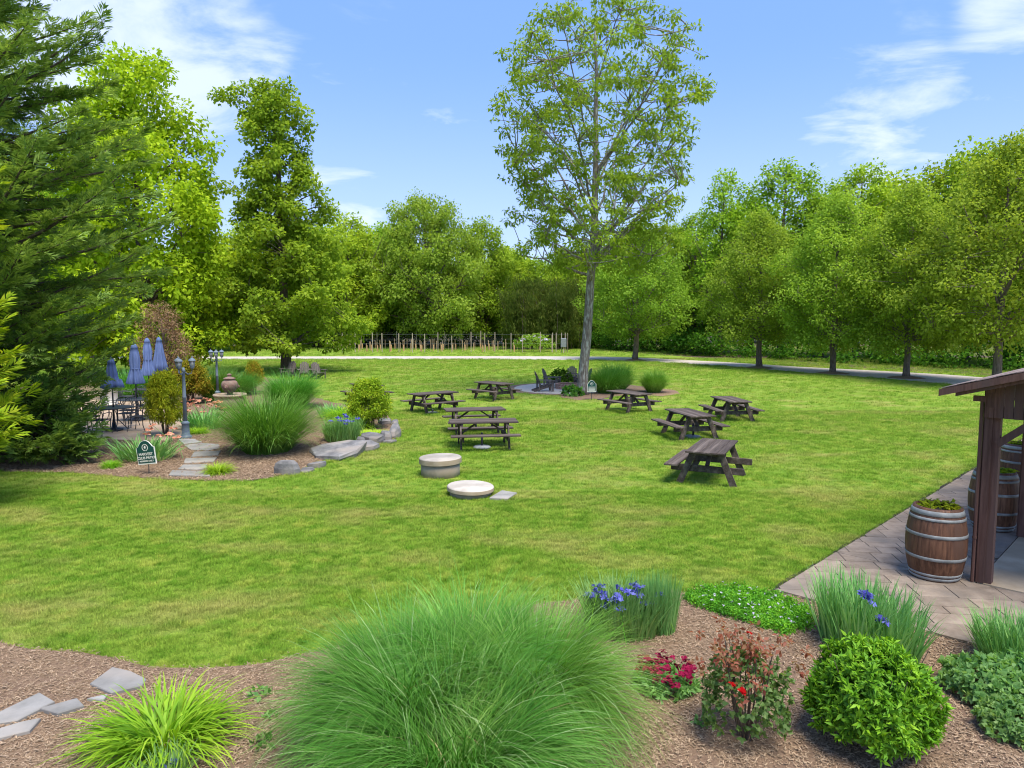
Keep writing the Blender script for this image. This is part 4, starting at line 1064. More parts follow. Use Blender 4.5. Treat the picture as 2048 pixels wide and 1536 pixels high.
# ------------------------------------------------------------------ boulders
def boulder(label, px0, px1, py, depth, h, seed, slabby=False, rz=0.0):
    a, b = g(px0, py), g(px1, py); w = (b - a).length; c = (a + b) / 2
    r = np.random.default_rng(seed); n = 7; rings = [(1.0, -0.05), (1.03, h * .45), (0.90, h * .80), (0.62, h)] if not slabby else [(0.97, -0.05), (1.02, h * .5), (1.0, h * .93), (0.95, h)]
    base = [(0.5 * w * (1 + r.uniform(-.16, .16)), 0.5 * depth * (1 + r.uniform(-.18, .18)), 2 * math.pi * k / n + r.uniform(-.2, .2)) for k in range(n)]
    tilt = r.uniform(-.12, .12, 2); V = []; F_ = []
    for (s, z) in rings:
        for (rx, ry, t) in base:
            x, y = rx * s * math.cos(t) * r.uniform(.95, 1.05), ry * s * math.sin(t) * r.uniform(.95, 1.05)
            V.append((x, y, z + (x * tilt[0] + y * tilt[1] * 1.4 + r.normal(0, .02 * h)) * (z > 0)))
    V.append((0, 0, h * 1.03)); top = len(V) - 1
    for k in range(len(rings) - 1):
        for i in range(n): j = (i + 1) % n; F_.append((k * n + i, k * n + j, k * n + n + j, k * n + n + i))
    L = (len(rings) - 1) * n
    for i in range(n): F_.append((L + i, L + (i + 1) % n, top))
    mb = MB(); mb.add(V, F_); o = mb.build('boulder', 'boulder', None, False, (c.x, c.y + depth * .35, 0)); o.rotation_euler = (0, 0, rz)
    return tag(o, label, 'boulder', 'stones edging the planting bed')
boulder('upright pointed grey stone at the front corner of the grass bed', 545, 597, 950, 0.35, 0.30, 1)
boulder('small flat grey stone right of the pointed corner stone', 597, 626, 945, 0.4, 0.05, 2, True)
boulder('low flat stone in front of the big grey slab', 610, 651, 936, 0.5, 0.10, 3, True)
boulder('largest long flat grey slab stone edging the bed', 606, 718, 917, 1.6, 0.19, 4, True, 0.35)
boulder('blocky grey stone at the right end of the big slab', 696, 751, 903, 0.8, 0.18, 5, True, 0.25)
boulder('small wedge stone sitting behind the big slab', 710, 729, 891, 0.35, 0.22, 6)
boulder('angular grey stone below the yellow-green ground cover', 716, 764, 888, 0.8, 0.22, 7, True, 0.1)
boulder('grey stone between the angular stone and the end stone', 756, 782, 882, 0.6, 0.26, 8, False, 0.2)
boulder('pale stone at the right tip of the planting bed', 773, 797, 877, 0.9, 0.32, 9)
boulder('thin low stone at the foot of the bed tip', 763, 790, 887, 0.4, 0.07, 10, True)
boulder('flat pale stone beneath the tall nandina bush', 754, 782, 850, 0.7, 0.16, 11, True)
boulder('small dark stone beside the flat pale one', 780, 796, 850, 0.5, 0.13, 12)

# ------------------------------------------------------------------ ornamental grasses and leafy plants
def fountain_mesh(seed, n, base_r, length, width, th0=(0.05, 0.75), bend=(0.5, 1.9), K=7, out=0.75):
    V, Q = blades(np.random.default_rng(seed), n, base_r, length, th0, bend, width, K=K, out=out, twist=0.6)
    V[:, 2] = np.maximum(V[:, 2], 0.015)
    return np_mesh('blades', V, Q)
def clump(name, label, cat, loc, me, mat, scale=1.0, rz=0.0, group=None, part='blades'):
    t = thing(name, label, cat, loc, rz, group); t.scale = scale if isinstance(scale, tuple) else (scale,) * 3
    obj(part, me, mat, t, kind='stuff'); return t
big = fountain_mesh(70, 5600, 0.36, (0.8, 1.45), (0.006, 0.011), th0=(0.05, 0.8), bend=(0.9, 2.4), K=8)
GG = 'ornamental grass clumps'
def apex(px, py, z): p = g(px, py, z); p.z = 0.0; return p
clump('fountain_grass', 'huge arching grass clump in the foreground, its left mound', 'ornamental grass', apex(815, 1260, 0.95), big, 'blade_fountain', (0.9, 0.9, 1.0), 0.3, GG)
clump('fountain_grass', 'huge arching grass clump in the foreground, its right rear mound', 'ornamental grass', apex(1065, 1235, 0.95), big, 'blade_fountain', (0.85, 0.85, 0.98), 2.4, GG)
clump('fountain_grass', 'huge arching grass clump in the foreground, its front mound spilling down', 'ornamental grass', apex(905, 1370, 0.85), big, 'blade_fountain', (0.95, 0.95, 0.9), 4.1, GG)
clump('fountain_grass', 'huge arching grass clump in the foreground, its highest middle mound', 'ornamental grass', apex(940, 1205, 1.0), big, 'blade_fountain', (0.85, 0.85, 1.02), 5.3, GG)
lightb = fountain_mesh(76, 240, 0.34, (0.9, 1.5), (0.009, 0.014), th0=(0.1, 0.8), bend=(1.1, 2.7), K=9)
deadb = fountain_mesh(77, 260, 0.40, (0.5, 1.25), (0.006, 0.011), th0=(0.3, 1.15), bend=(0.9, 2.4), K=7)
for o in [o for o in COL.objects if o.get('label', '').startswith('huge arching grass')]:
    obj('long_blades', lightb, 'blade_light', o, kind='stuff'); obj('dead_blades', deadb, 'blade_dead', o, kind='stuff')
mid = fountain_mesh(71, 3400, 0.42, (0.9, 1.6), (0.009, 0.016), th0=(0.05, 0.75), bend=(0.4, 1.7), K=6)
clump('fountain_grass', 'largest rounded grass clump beside the flagstone path', 'ornamental grass', g(535, 905), mid, 'blade_fountain', (1.3, 1.25, 1.28), 0.5, GG)
clump('fountain_grass', 'grass clump right behind the large one, between fountain and lawn', 'ornamental grass', g(582, 815), mid, 'blade_fountain', (1.25, 1.2, 1.15), 1.5, GG)
clump('fountain_grass', 'grass clump behind the farther lamp post', 'ornamental grass', g(432, 800), mid, 'blade_fountain', (1.1, 1.0, 1.2), 2.5, GG)
clump('fountain_grass', 'grass clump between the orange nandina and the fountain', 'ornamental grass', g(478, 790), mid, 'blade_fountain', (0.9, 0.9, 0.9), 0.8, GG)
clump('fountain_grass', 'dark grass clump at the back of the patio beside the bin', 'ornamental grass', g(258, 798), mid, 'blade_fountain', (1.2, 1.0, 1.05), 3.5, GG)
clump('fountain_grass', 'grass clump behind another, right of the grey trunk', 'ornamental grass', g(1232, 781), mid, 'blade_fountain', (0.98, 0.98, 1.15), 4.0, GG)
clump('fountain_grass', 'front grass clump right beside the grey trunk and green sign', 'ornamental grass', g(1212, 786), mid, 'blade_fountain', (0.92, 0.92, 1.0), 5.0, GG)
clump('fountain_grass', 'separate round grass clump farthest right in the tree bed', 'ornamental grass', g(1307, 785), mid, 'blade_fountain', (0.72, 0.72, 0.92), 5.9, GG)

iris_m = fountain_mesh(72, 190, 0.34, (0.45, 0.72), (0.022, 0.036), th0=(0.05, 0.75), bend=(0.0, 0.7), K=4, out=0.8)
spike_m = fountain_mesh(73, 950, 0.42, (0.5, 0.78), (0.014, 0.024), th0=(0.02, 0.35), bend=(0.0, 0.6), K=4, out=0.6)
lily_m = fountain_mesh(74, 620, 0.34, (0.5, 0.85), (0.016, 0.030), th0=(0.2, 1.0), bend=(0.8, 2.3), K=6, out=0.75)
rf = np.random.default_rng(80)
def flower_mesh(n, L, Wd, seed, upw=0.4):
    r = np.random.default_rng(seed); a = np.arange(n) * 2.4 + r.normal(0, .3, n)
    A = np.stack([np.cos(a), np.sin(a), r.uniform(-.5, 1.2, n) * upw * 2], 1)
    V, Q = leaf_cards(np.zeros((n, 3)), A, np.array([[0, 0, 1.0]]) + r.normal(0, .4, (n, 3)), L, Wd, belly=.62)
    return np_mesh('flower', V, Q)
fl_iris = flower_mesh(10, 0.075, 0.05, 1); fl_small = flower_mesh(5, 0.018, 0.015, 2, .1); fl_din = flower_mesh(7, 0.035, 0.03, 3, .2)
PETAL = {}
def flowers(t, me, mat, spots, stems=None):
    key = (me.name, mat)
    if key not in PETAL: m2 = me.copy(); m2.materials.clear(); m2.materials.append(MATS[mat]); PETAL[key] = m2
    for (x, y, z) in spots:
        o = obj('flower', PETAL[key], None, t, (x, y, z)); o.rotation_euler = (rf.normal(0, .3), rf.normal(0, .3), rf.uniform(0, 6))
        if stems:
            sm = MB(); sm.tube([(0, 0, 0), (-x * .2, -y * .2, -z + .05)], 0.004, 5); sm.build('stem', stems, o)
def ring_spots(n, r, z0, z1): return [(r * math.sqrt(rf.uniform()) * math.cos(a), r * math.sqrt(rf.uniform()) * math.sin(a), rf.uniform(z0, z1)) for a in rf.uniform(0, 6.28, n)]
IG = 'iris clumps'
t = clump('iris', 'grey-green iris fan with rusty flowers behind the patio sign', 'iris', g(292, 921), iris_m, 'blade_iris', (1.75, 1.2, 1.0), 0, IG, 'leaves'); flowers(t, fl_iris, 'petal_peach', [(-.02, .25, .72), (.02, .28, .82), (-.05, .2, .62), (.28, .2, .62), (.3, .3, .74), (.18, .1, .6), (.42, .1, .55)], 'blade_iris')
t = clump('iris', 'iris clump full of peach flowers between lamp post and fountain', 'iris', g(408, 858), iris_m, 'blade_iris', (1.6, 1.4, 1.1), 1, IG, 'leaves'); flowers(t, fl_iris, 'petal_peach', ring_spots(22, .55, .55, .85), 'blade_iris')
t = clump('iris', 'blue-flowered iris clump beside the long flat slab', 'iris', g(685, 882), spike_m, 'blade_iris', (1.2, 1.1, 0.95), 2, IG, 'leaves'); flowers(t, fl_iris, 'petal_blue', ring_spots(12, .5, .55, .75), 'blade_iris')
t = clump('iris', 'arching iris with many blue flowers touching the foreground grass', 'iris', g(1245, 1262), spike_m, 'blade_green', (0.95, 0.8, 0.8), 3, IG, 'leaves'); flowers(t, fl_iris, 'petal_blue', ring_spots(30, .42, .42, .66), 'blade_green')
clump('iris', 'stiff upright iris without flowers right of the blue-flowered one', 'iris', g(1318, 1262), spike_m, 'blade_iris', (0.42, 0.42, 0.92), 4, IG, 'leaves')
t = clump('iris', 'wide upright green iris clump next to the stone walkway', 'iris', g(1730, 1305), spike_m, 'blade_green', (1.3, 0.8, 1.05), 5, IG, 'leaves'); flowers(t, fl_iris, 'petal_blue', [(.06, -.1, .62), (.1, -.12, .58), (.02, -.08, .6), (.28, -.2, .48), (.30, -.22, .5)], 'blade_green')
clump('blue_grass', 'spiky grey-green grass at the right edge by the walkway', 'ornamental grass', g(2052, 1338), spike_m, 'blade_grey', (0.9, 0.9, 0.75), 0.7)
clump('daylily', 'bright lime-green daylily clump at the bottom left', 'daylily', g(332, 1488), lily_m, 'blade_lily', (0.86, 0.80, 0.70), 0.0)
t = clump('iris', 'few blue iris flowers at the bottom edge before the daylily', 'iris', g(335, 1570), iris_m, 'blade_green', (0.4, 0.4, 0.45), 0.4, IG, 'leaves'); flowers(t, fl_iris, 'petal_blue', [(-.1, .1, .30), (-.06, .08, .25), (.12, .16, .32), (.1, .12, .27)], 'blade_green')
clump('daylily', 'small yellowish grass-like tuft right of the flagstone path', 'daylily', g(437, 947), lily_m, 'blade_lily', (0.5, 0.5, 0.45), 1.2)
clump('daylily', 'little green tuft in the mulch left of the patio sign', 'daylily', g(222, 936), lily_m, 'blade_lily', (0.35, 0.35, 0.35), 2.2)
clump('daylily', 'pale green tuft at the foot of the nearer lamp post', 'daylily', g(395, 868), lily_m, 'blade_lily', (0.5, 0.5, 0.4), 3.2)
clump('daylily', 'leafy green clump left of the tall nandina bush', 'daylily', g(690, 840), lily_m, 'leaf_hosta', (1.2, 1.0, 0.9), 4.2)
clump('iris', 'grey-green leafy iris clump between the large grass and the tall nandina', 'iris', g(662, 836), iris_m, 'blade_iris', (1.2, 1.0, 0.9), 2.7, IG, 'leaves')
clump('daylily', 'arching green daylily behind the blue-flowered iris', 'daylily', g(712, 858), lily_m, 'leaf_hosta', (1.0, 1.0, 0.85), 5.2)
clump('moss_cushion', 'low yellow-green cushion plant inside the stone edging', 'ground cover', g(742, 872), fountain_mesh(75, 2600, 0.62, (0.08, 0.2), (0.006, 0.012), th0=(0.1, 0.9), bend=(0.3, 1.2), K=3), 'blade_lily', (1.15, 1.0, 1.0), 0)

def mound(seed, rx, ry, h, n, L, Wd, per=6, z0=0.06):
    """dome of leaf rosettes, with a lumpy outline and some leaves inside"""
    r = np.random.default_rng(seed); D = unit(r.normal(0, 1, (n, 3))); D[:, 2] = np.abs(D[:, 2]) * 1.15 - 0.25; D = unit(D)
    ph = r.uniform(0, 6, 4); az = np.arctan2(D[:, 1], D[:, 0]); el = D[:, 2]
    k = 1 + 0.07 * np.sin(4 * az + ph[0] + 3 * el) + 0.06 * np.sin(7 * az + ph[1] - 5 * el) + 0.05 * np.sin(11 * az + ph[2] + 8 * el)
    s = k * (0.62 + 0.42 * r.uniform(0, 1, n) ** 0.45)
    C = D * s[:, None] * np.array([rx, ry, h * 0.62]) + np.array([0, 0, h * 0.40])
    C[:, 2] = np.maximum(C[:, 2], z0)
    idx = np.repeat(np.arange(n), per); m = len(idx)
    Dn = unit(D[idx] + np.array([0, 0, .35]))
    A = unit(Dn * 0.55 + r.normal(0, .62, (m, 3))); N = unit(Dn + r.normal(0, .25, (m, 3)))
    sz = r.uniform(.65, 1.3, m)
    return np_mesh('leaves', *leaf_cards(C[idx], A, N, L * sz, Wd * sz))
def stems(n, r0, r1, h, rad, seed):
    r = np.random.default_rng(seed); mb = MB()
    for k in range(n):
        a = r.uniform(0, 6.28); q = r1 * math.sqrt(r.uniform()); e = r0 * math.sqrt(r.uniform())
        mb.tube([(e * math.cos(a), e * math.sin(a), 0), ((e + q) * .55 * math.cos(a + .1), (e + q) * .55 * math.sin(a + .1), h * .5), (q * math.cos(a), q * math.sin(a), h * r.uniform(.75, 1))], [rad, rad * .8, rad * .4], 5)
    return mb
t = thing('round_shrub', 'dense rounded bright green shrub in the front bed', 'shrub', g(1742, 1492))
obj('leaves', mound(81, 0.43, 0.43, 0.80, 2500, 0.068, 0.021, 6), 'leaf_shrub', t, kind='stuff'); stems(24, .12, .45, .8, .008, 82).build('stems', 'bark_brown', t, kind='stuff')
t = thing('rose_bush', 'rose bush with reddish young leaves and a few red blooms', 'rose bush', g(1490, 1478))
obj('leaves', mound(83, 0.34, 0.32, 0.72, 400, 0.046, 0.031, 5, .12), 'leaf_rose', t, kind='stuff'); stems(16, .06, .32, .85, .008, 84).build('stems', 'bark_brown', t, kind='stuff')
rr_ = np.random.default_rng(85); Ct = np.stack([rr_.normal(0, .18, 60), rr_.normal(0, .16, 60), rr_.uniform(.5, .9, 60)], 1)
obj('young_leaves', np_mesh('young_leaves', *clump_cloud(86, Ct, .05, 12, .046, .026)), 'leaf_rose_red', t, kind='stuff')
flowers(t, fl_din, 'petal_red', [(-.12, -.28, .55), (-.13, -.27, .56), (-.2, -.25, .6), (.05, .1, .85)])
t = thing('dianthus', 'low clump of maroon flowers left of the rose bush', 'flowers', g(1330, 1378))
obj('leaves', mound(87, .26, .24, .16, 260, .07, .022, 5, .02), 'leaf_cover', t, kind='stuff'); flowers(t, fl_din, 'petal_maroon', ring_spots(110, .27, .15, .26))
for (px, py, s, lb) in ((1975, 1392, (1, 1, 1), 'upper mound of crinkled green ground cover at the right edge'), (2035, 1470, (.8, .8, .8), 'lower mound of crinkled green ground cover at the right edge'), (2075, 1400, (1, 1, 1.1), 'crinkled green ground cover running out of frame at right')):
    t = thing('ground_cover', lb, 'ground cover', g(px, py), px * .01); t.scale = s
    obj('leaves', mound(88, .34, .34, .30, 620, .06, .042, 5, .03), 'leaf_cover', t, kind='stuff')
# flowering carpet at the walkway corner
cp = pts([(1365, 1198), (1400, 1182), (1480, 1183), (1555, 1196), (1612, 1220), (1628, 1262), (1565, 1274), (1500, 1252), (1420, 1227), (1380, 1212)])
xs = [p[0] for p in cp]; ys = [p[1] for p in cp]
Pc = np.random.default_rng(89).uniform((min(xs), min(ys)), (max(xs), max(ys)), (2600, 2)); Pc = Pc[inside(Pc, cp)]
cc = (sum(xs) / len(xs), sum(ys) / len(ys)); C3 = np.column_stack([Pc - np.array(cc), np.random.default_rng(90).uniform(.02, .10, len(Pc))])
t = thing('creeping_phlox', 'carpet of creeping green plant dotted with pale flowers at the walkway corner', 'ground cover', (cc[0], cc[1], 0))
obj('leaves', np_mesh('leaves', *clump_cloud(91, C3, .045, 12, .035, .012)), 'leaf_shrub', t, kind='stuff')
pick = C3[np.random.default_rng(92).choice(len(C3), 90, False)]
flowers(t, fl_small, 'petal_white', [(x, y, z + .05) for x, y, z in pick])
t = thing('hosta', 'glossy green hosta at the foot of the grey trunk', 'hosta', g(1143, 792))
obj('leaves', mound(93, .42, .36, .38, 80, .22, .12, 3, .05), 'leaf_hosta', t, kind='stuff')
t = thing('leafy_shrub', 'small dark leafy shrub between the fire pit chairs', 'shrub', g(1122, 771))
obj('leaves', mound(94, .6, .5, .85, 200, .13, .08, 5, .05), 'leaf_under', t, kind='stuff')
for (px, py, s) in ((519, 1394, .1), (540, 1440, .07), (520, 1495, .1), (1403, 1452, .07)):
    t = thing('weed', 'tiny green seedling sprouting from bare mulch', 'weed', g(px, py), px, 'seedlings in the mulch')
    obj('leaves', mound(95, .5, .5, .4, 8, .5, .22, 3, .02), 'leaf_cover', t, kind='stuff'); t.scale = (s * 1.6,) * 3

def nandina(label, loc, s, mat, rz):
    t = thing('nandina', label, 'shrub', loc, rz, 'nandina bushes in the left bed'); t.scale = s
    r = np.random.default_rng(96); Ct = []
    for k in range(150):
        a = r.uniform(0, 6.28); z = r.uniform(.45, 1.5); q = np.interp(z, [.4, .7, 1.1, 1.5], [.35, .62, .55, .2]) * math.sqrt(r.uniform(.1, 1)); Ct.append((q * math.cos(a), q * math.sin(a), z))
    obj('leaves', np_mesh('leaves', *clump_cloud(97, Ct, .17, 55, .10, .026, droop=.3)), mat, t, kind='stuff')
    stems(16, .14, .4, 1.2, .012, 98).build('canes', 'bark_brown', t, kind='stuff')
MATCACHE = {}
nandina('tall yellow-green nandina bush with bare canes at the bed tip', g(738, 858), (1.1, 1.1, 1.0), 'leaf_nandina', 0)
nandina('bushy nandina with reddish tips beside the nearer lamp post', g(331, 874), (0.85, 0.85, 1.22), 'leaf_nandina', 1)
nandina('orange-tinged nandina behind the nearer lamp post', g(383, 808), (1.2, 1.2, 1.15), 'leaf_nandina_red', 2)
nandina('small orange-tipped nandina behind the fountain', g(508, 785), (0.75, 0.75, 0.95), 'leaf_nandina_red', 3)

# ------------------------------------------------------------------ lamp posts
def make_lamp(label, loc, h, rz):
    t = thing('lamp_post', label, 'lamp post', loc, rz, 'three-headed lamp posts')
    mb = MB(); mb.lathe([(0.17, 0), (0.17, 0.06), (0.14, 0.09), (0.115, 0.12), (0.10, 0.42), (0.115, 0.44), (0.115, 0.47), (0.06, 0.52)], 24); mb.build('base', 'lamp_paint', t, True)
    mb = MB(); mb.lathe([(0.055, 0.5), (0.048, h * .5), (0.062, h * .5 + .02), (0.048, h * .5 + .05), (0.04, h - .42), (0.06, h - .40), (0.04, h - .36), (0.03, h - .30)], 32, mod=lambda a, z, i: 1 + .07 * math.cos(8 * a)); mb.build('pole', 'lamp_paint', t, True)
    for k in range(3):
        a = k * 2 * math.pi / 3; ca, sa = math.cos(a), math.sin(a); rr = 0.24
        mb = MB(); mb.tube([(0.03 * ca, 0.03 * sa, h - .42), (.12 * ca, .12 * sa, h - .50), (.22 * ca, .22 * sa, h - .47), (rr * ca, rr * sa, h - .34)], 0.014, 7); mb.build('arm', 'lamp_paint', t, True)
        c = (rr * ca, rr * sa, 0)
        l = MB(); l.lathe([(0.015, h - .35), (0.045, h - .33), (0.06, h - .30), (0.06, h - .29)], 12, c)
        for j in range(6):
            b = j * math.pi / 3; l.bar((c[0] + .058 * math.cos(b), c[1] + .058 * math.sin(b), h - .29), (c[0] + .082 * math.cos(b), c[1] + .082 * math.sin(b), h - .12), .009, .009)
        l.lathe([(0.10, h - .12), (0.105, h - .105), (0.075, h - .06), (0.03, h - .035), (0.014, h - .02), (0.02, h - .005), (0.004, h + .02)], 12, c)
        ln = l.build('lantern', 'lamp_paint', t)
        q = MB(); q.lathe([(0.052, h - .289), (0.075, h - .122)], 12, c); q.build('glass', 'lantern_glass', ln, True)
make_lamp('blue-grey three-lantern lamp post beside the flagstone path', g(372, 877), 2.38, 0.5)
make_lamp('blue-grey three-lantern lamp post behind the fountain', g(436, 806), 2.25, 0.9)

# ------------------------------------------------------------------ fountain
t = thing('fountain', 'brown urn fountain on a round stone basin among grasses', 'fountain', g(461, 819))
mb = MB(); mb.lathe([(0.42, 0), (0.50, 0.15), (0.57, 0.40), (0.56, 0.50), (0.61, 0.53), (0.63, 0.57), (0.61, 0.61), (0.54, 0.61), (0.52, 0.54), (0.40, 0.50), (0.02, 0.49)], 40); mb.build('basin', 'basin_stone', t, True)
mb = MB(); mb.lathe([(0.53, 0.555), (0.02, 0.556)], 32); mb.build('water', 'water', t)
mb = MB(); mb.lathe([(0.14, 0.5), (0.12, 0.60), (0.10, 0.64), (0.20, 0.72), (0.29, 0.86), (0.31, 0.98), (0.27, 1.09), (0.19, 1.15), (0.17, 1.18), (0.23, 1.20), (0.23, 1.22), (0.16, 1.25), (0.08, 1.28), (0.06, 1.31), (0.09, 1.34), (0.09, 1.37), (0.04, 1.40), (0.01, 1.41)], 36); ur = mb.build('urn', 'terracotta', t, True)
for a in (R(-95), R(25), R(145)):
    mb = MB(); c, s = math.cos(a), math.sin(a); mb.lathe([(0.085, 0), (0.075, .03), (0.05, .055), (0.02, .065)], 14)
    mb.lathe([(0.03, .05), (0.028, .085), (0.015, .10)], 8, (0, -.01, 0)); mb.lathe([(0.018, .04), (0.012, .07)], 6, (.03, .03, 0)); mb.lathe([(0.018, .04), (0.012, .07)], 6, (-.03, .03, 0))
    f = mb.build('mask', 'terracotta', ur, True); f.location = (0.275 * c, 0.275 * s, 0.90); f.rotation_euler = (0, math.pi / 2, 0); f.rotation_euler = Vector((c, s, 0)).to_track_quat('Z', 'Y').to_euler()

# ------------------------------------------------------------------ patio furniture
def make_patio_table(label, loc):
    t = thing('patio_table', label, 'table', loc, 0.3, 'round iron tables on the patio')
    mb = MB(); mb.lathe([(0.56, 0.70), (0.575, 0.705), (0.575, 0.725), (0.56, 0.73), (0.03, 0.73)], 36); mb.build('top', 'iron', t)
    for k in range(4):
        a = k * math.pi / 2 + .4; mb = MB(); mb.tube([(.12 * math.cos(a), .12 * math.sin(a), .70), (.10 * math.cos(a), .10 * math.sin(a), .35), (.40 * math.cos(a), .40 * math.sin(a), 0)], .014, 6); mb.build('leg', 'iron', t)
def make_iron_chair(label, loc, rz):
    t = thing('patio_chair', label, 'chair', loc, rz, 'wrought iron patio chairs')   # faces +x
    mb = MB()
    for k in range(9): mb.bar((-.20 + k * .05, -.21, .44), (-.20 + k * .05, .21, .44), .022, .008)
    mb.tube([(-.22, -.22, .44), (.22, -.22, .44), (.22, .22, .44), (-.22, .22, .44), (-.22, -.22, .44)], .012, 6); mb.build('seat', 'iron', t)
    arch = [(-.22, -.24, .44), (-.26, -.25, .65), (-.29, -.20, .82), (-.31, -.1, .91), (-.31, 0, .93), (-.31, .1, .91), (-.29, .20, .82), (-.26, .25, .65), (-.22, .24, .44)]
    mb = MB(); mb.tube(arch, .013, 6)
    for y, zt in ((-.16, .84), (-.08, .90), (0, .92), (.08, .90), (.16, .84)): mb.tube([(-.23, y * .8, .45), (-.27, y * .9, .65), (-.305, y, zt)], .007, 5)
    mb.build('backrest', 'iron', t)
    for s in (-1, 1):
        mb = MB(); mb.tube([(-.25, s * .25, .64), (0, s * .27, .66), (.20, s * .26, .64), (.24, s * .25, .55), (.22, s * .23, .44)], .012, 6); mb.build('arm', 'iron', t)
        mb = MB(); mb.tube([(.22, s * .22, .44), (.21, s * .21, .2), (.25, s * .23, 0)], .013, 6); mb.build('leg', 'iron', t)
        mb = MB(); mb.tube([(-.22, s * .22, .44), (-.22, s * .21, .2), (-.29, s * .23, 0)], .013, 6); mb.build('leg', 'iron', t)
def make_umbrella(label, loc, h, zb, full, seed):
    t = thing('umbrella', label, 'umbrella', loc, seed, 'closed blue umbrellas on the patio')
    mb = MB(); mb.tube([(0, 0, 0.0), (0, 0, h)], .022, 10); mb.build('pole', 'iron', t, True)
    mb = MB(); mb.lathe([(.25, 0), (.25, .05), (.06, .09), (.05, .25)], 20); mb.build('stand', 'iron', t, True)
    n = 48
    prof = [(.03, h), (.075, h - .06), (.11, h - .16), (.10, h - .17), (.125, h - .3), (.155, h - .55), (.13 if not full else .20, h - .85), (.18 if not full else .24, zb + .28), (.24 if not full else .29, zb + .04), (.22, zb)]
    mb = MB(); mb.lathe(prof, n, mod=lambda a, z, i: 1 + (0.05 + 0.22 * min(1, (h - z) / 1.2)) * math.cos(8 * a + .6 * math.sin(3 * z + seed)), cap=False); mb.build('canopy', 'canvas', t, True)
    if not full: mb = MB(); mb.lathe([(.15, h - .88), (.155, h - .86), (.15, h - .83)], 20, cap=False); mb.build('tie', 'canvas', t)
    mb = MB(); mb.tube([(0, 0, h), (0, 0, h + .05)], .02, 8); mb.build('finial', 'iron', t)
ZP = 0.05
def pz_(px, py): p = g(px, py); p.z = ZP; return p
T1, T2, T3 = pz_(229, 864), pz_(275, 843), pz_(300, 816)
for p, lb in ((T1, 'round iron table nearest to the patio edge'), (T2, 'round iron table partly behind the reddish nandina'), (T3, 'round iron table at the back of the patio')): make_patio_table(lb, p)
words_ = {0: 'nearest patio table', 1: 'second patio table', 2: 'rear patio table'}
side_ = ('on the viewer side of', 'right of', 'beyond', 'left of')
for i, T in enumerate((T1, T2, T3)):
    for k in range(4):
        a = -math.pi / 2 + k * math.pi / 2 + 0.12 * i; p = (T.x + .78 * math.cos(a), T.y + .78 * math.sin(a), ZP)
        make_iron_chair('black iron chair with arched back ' + side_[k] + ' the ' + words_[i], p, a + math.pi)
make_umbrella('closed blue umbrella half hidden by the cypress, over the nearest table', T1, 2.25, 1.30, True, 1)
make_umbrella('closed blue umbrella tied in the middle, leftmost of the three tall ones', T2, 2.62, 1.25, False, 2)
make_umbrella('closed blue umbrella tied in the middle, between two others', T3, 2.72, 1.25, False, 3)
make_umbrella('closed blue umbrella hanging loose, rightmost on the patio', pz_(323, 806), 2.72, 1.3, True, 4)
t = thing('litter_bin', 'pale cylindrical metal litter bin at the back of the patio', 'bin', pz_(221, 812))
mb = MB(); mb.lathe([(0.30, 0), (0.30, .05), (0.285, .06), (0.285, .74), (0.30, .76), (0.30, .80)], 32); mb.build('drum', 'steel', t, True)
mb = MB(); mb.lathe([(0.305, .80), (0.305, .84), (0.25, .88), (0.1, .90)], 28); mb.build('lid', 'steel', t, True)
mb = MB(); mb.lathe([(.05, 0), (.05, .012), (.01, .014)], 14); o = mb.build('handle', 'iron', t); o.location = (0.02, -0.285, .5); o.rotation_euler = (R(90), 0, 0)

# ------------------------------------------------------------------ signs
def sign_outline(w, h):
    p = [(-w, 0), (w, 0), (w, h * .70), (w * .82, h * .72), (w * .74, h * .78)]
    for k in range(9): a = R(28) + k * (math.pi - 2 * R(28)) / 8; p.append((w * .62 * math.cos(a) * 1.1, h * .72 + h * .27 * math.sin(a)))
    p += [(-w * .74, h * .78), (-w * .82, h * .72), (-w, h * .70)]
    return p
def plate(pl, y0, y1, s=1.0, oz=0.0):
    mb = MB(); n = len(pl); cz = sum(p[1] for p in pl) / n
    V = [(x * s, y, (z - cz) * s + cz + oz) for y in (y0, y1) for x, z in pl]
    mb.add(V, [tuple(range(n)), tuple(range(2 * n - 1, n - 1, -1))] + [((i + 1) % n, i, n + i, n + (i + 1) % n) for i in range(n)]); return mb
def text(parent, s, size, x, z, y):
    cu = bpy.data.curves.new('lettering', 'FONT'); cu.body = s; cu.size = size; cu.align_x = 'CENTER'; cu.extrude = 0.0015; cu.offset = size * 0.012
    o = bpy.data.objects.new('lettering', cu); COL.objects.link(o); 
    o.rotation_euler = (0, 0, 0)
    dg = bpy.context.evaluated_depsgraph_get(); me = bpy.data.meshes.new_from_object(o.evaluated_get(dg)); COL.objects.unlink(o)
    me.materials.clear(); w = obj('lettering', me, 'sign_cream', parent, (x, y, z)); w.rotation_euler = (R(90), 0, 0); return w
def emblem(parent, x, z, r, y):
    mb = MB()
    for sg in (-1, 1):
        for k in range(7):
            a = R(-70) + k * R(24); cx_, cz_ = x + sg * r * math.cos(a), z + r * math.sin(a); d = Vector((-sg * math.sin(a), 0, math.cos(a)))
            mb.bar(Vector((cx_, y, cz_)) - d * r * .22, Vector((cx_, y, cz_)) + d * r * .22, .003, r * .17, (math.cos(a), 0, math.sin(a)))
    mb.bar((x, y, z - r * .45), (x, y, z + r * .35), .003, r * .28, (1, 0, 0)); mb.bar((x - r * .35, y, z), (x, y, z + r * .55), .003, r * .14, (-1, 0, 1)); mb.bar((x + r * .35, y, z), (x, y, z + r * .55), .003, r * .14, (1, 0, 1))
    mb.build('emblem', 'sign_cream', parent, kind='stuff')
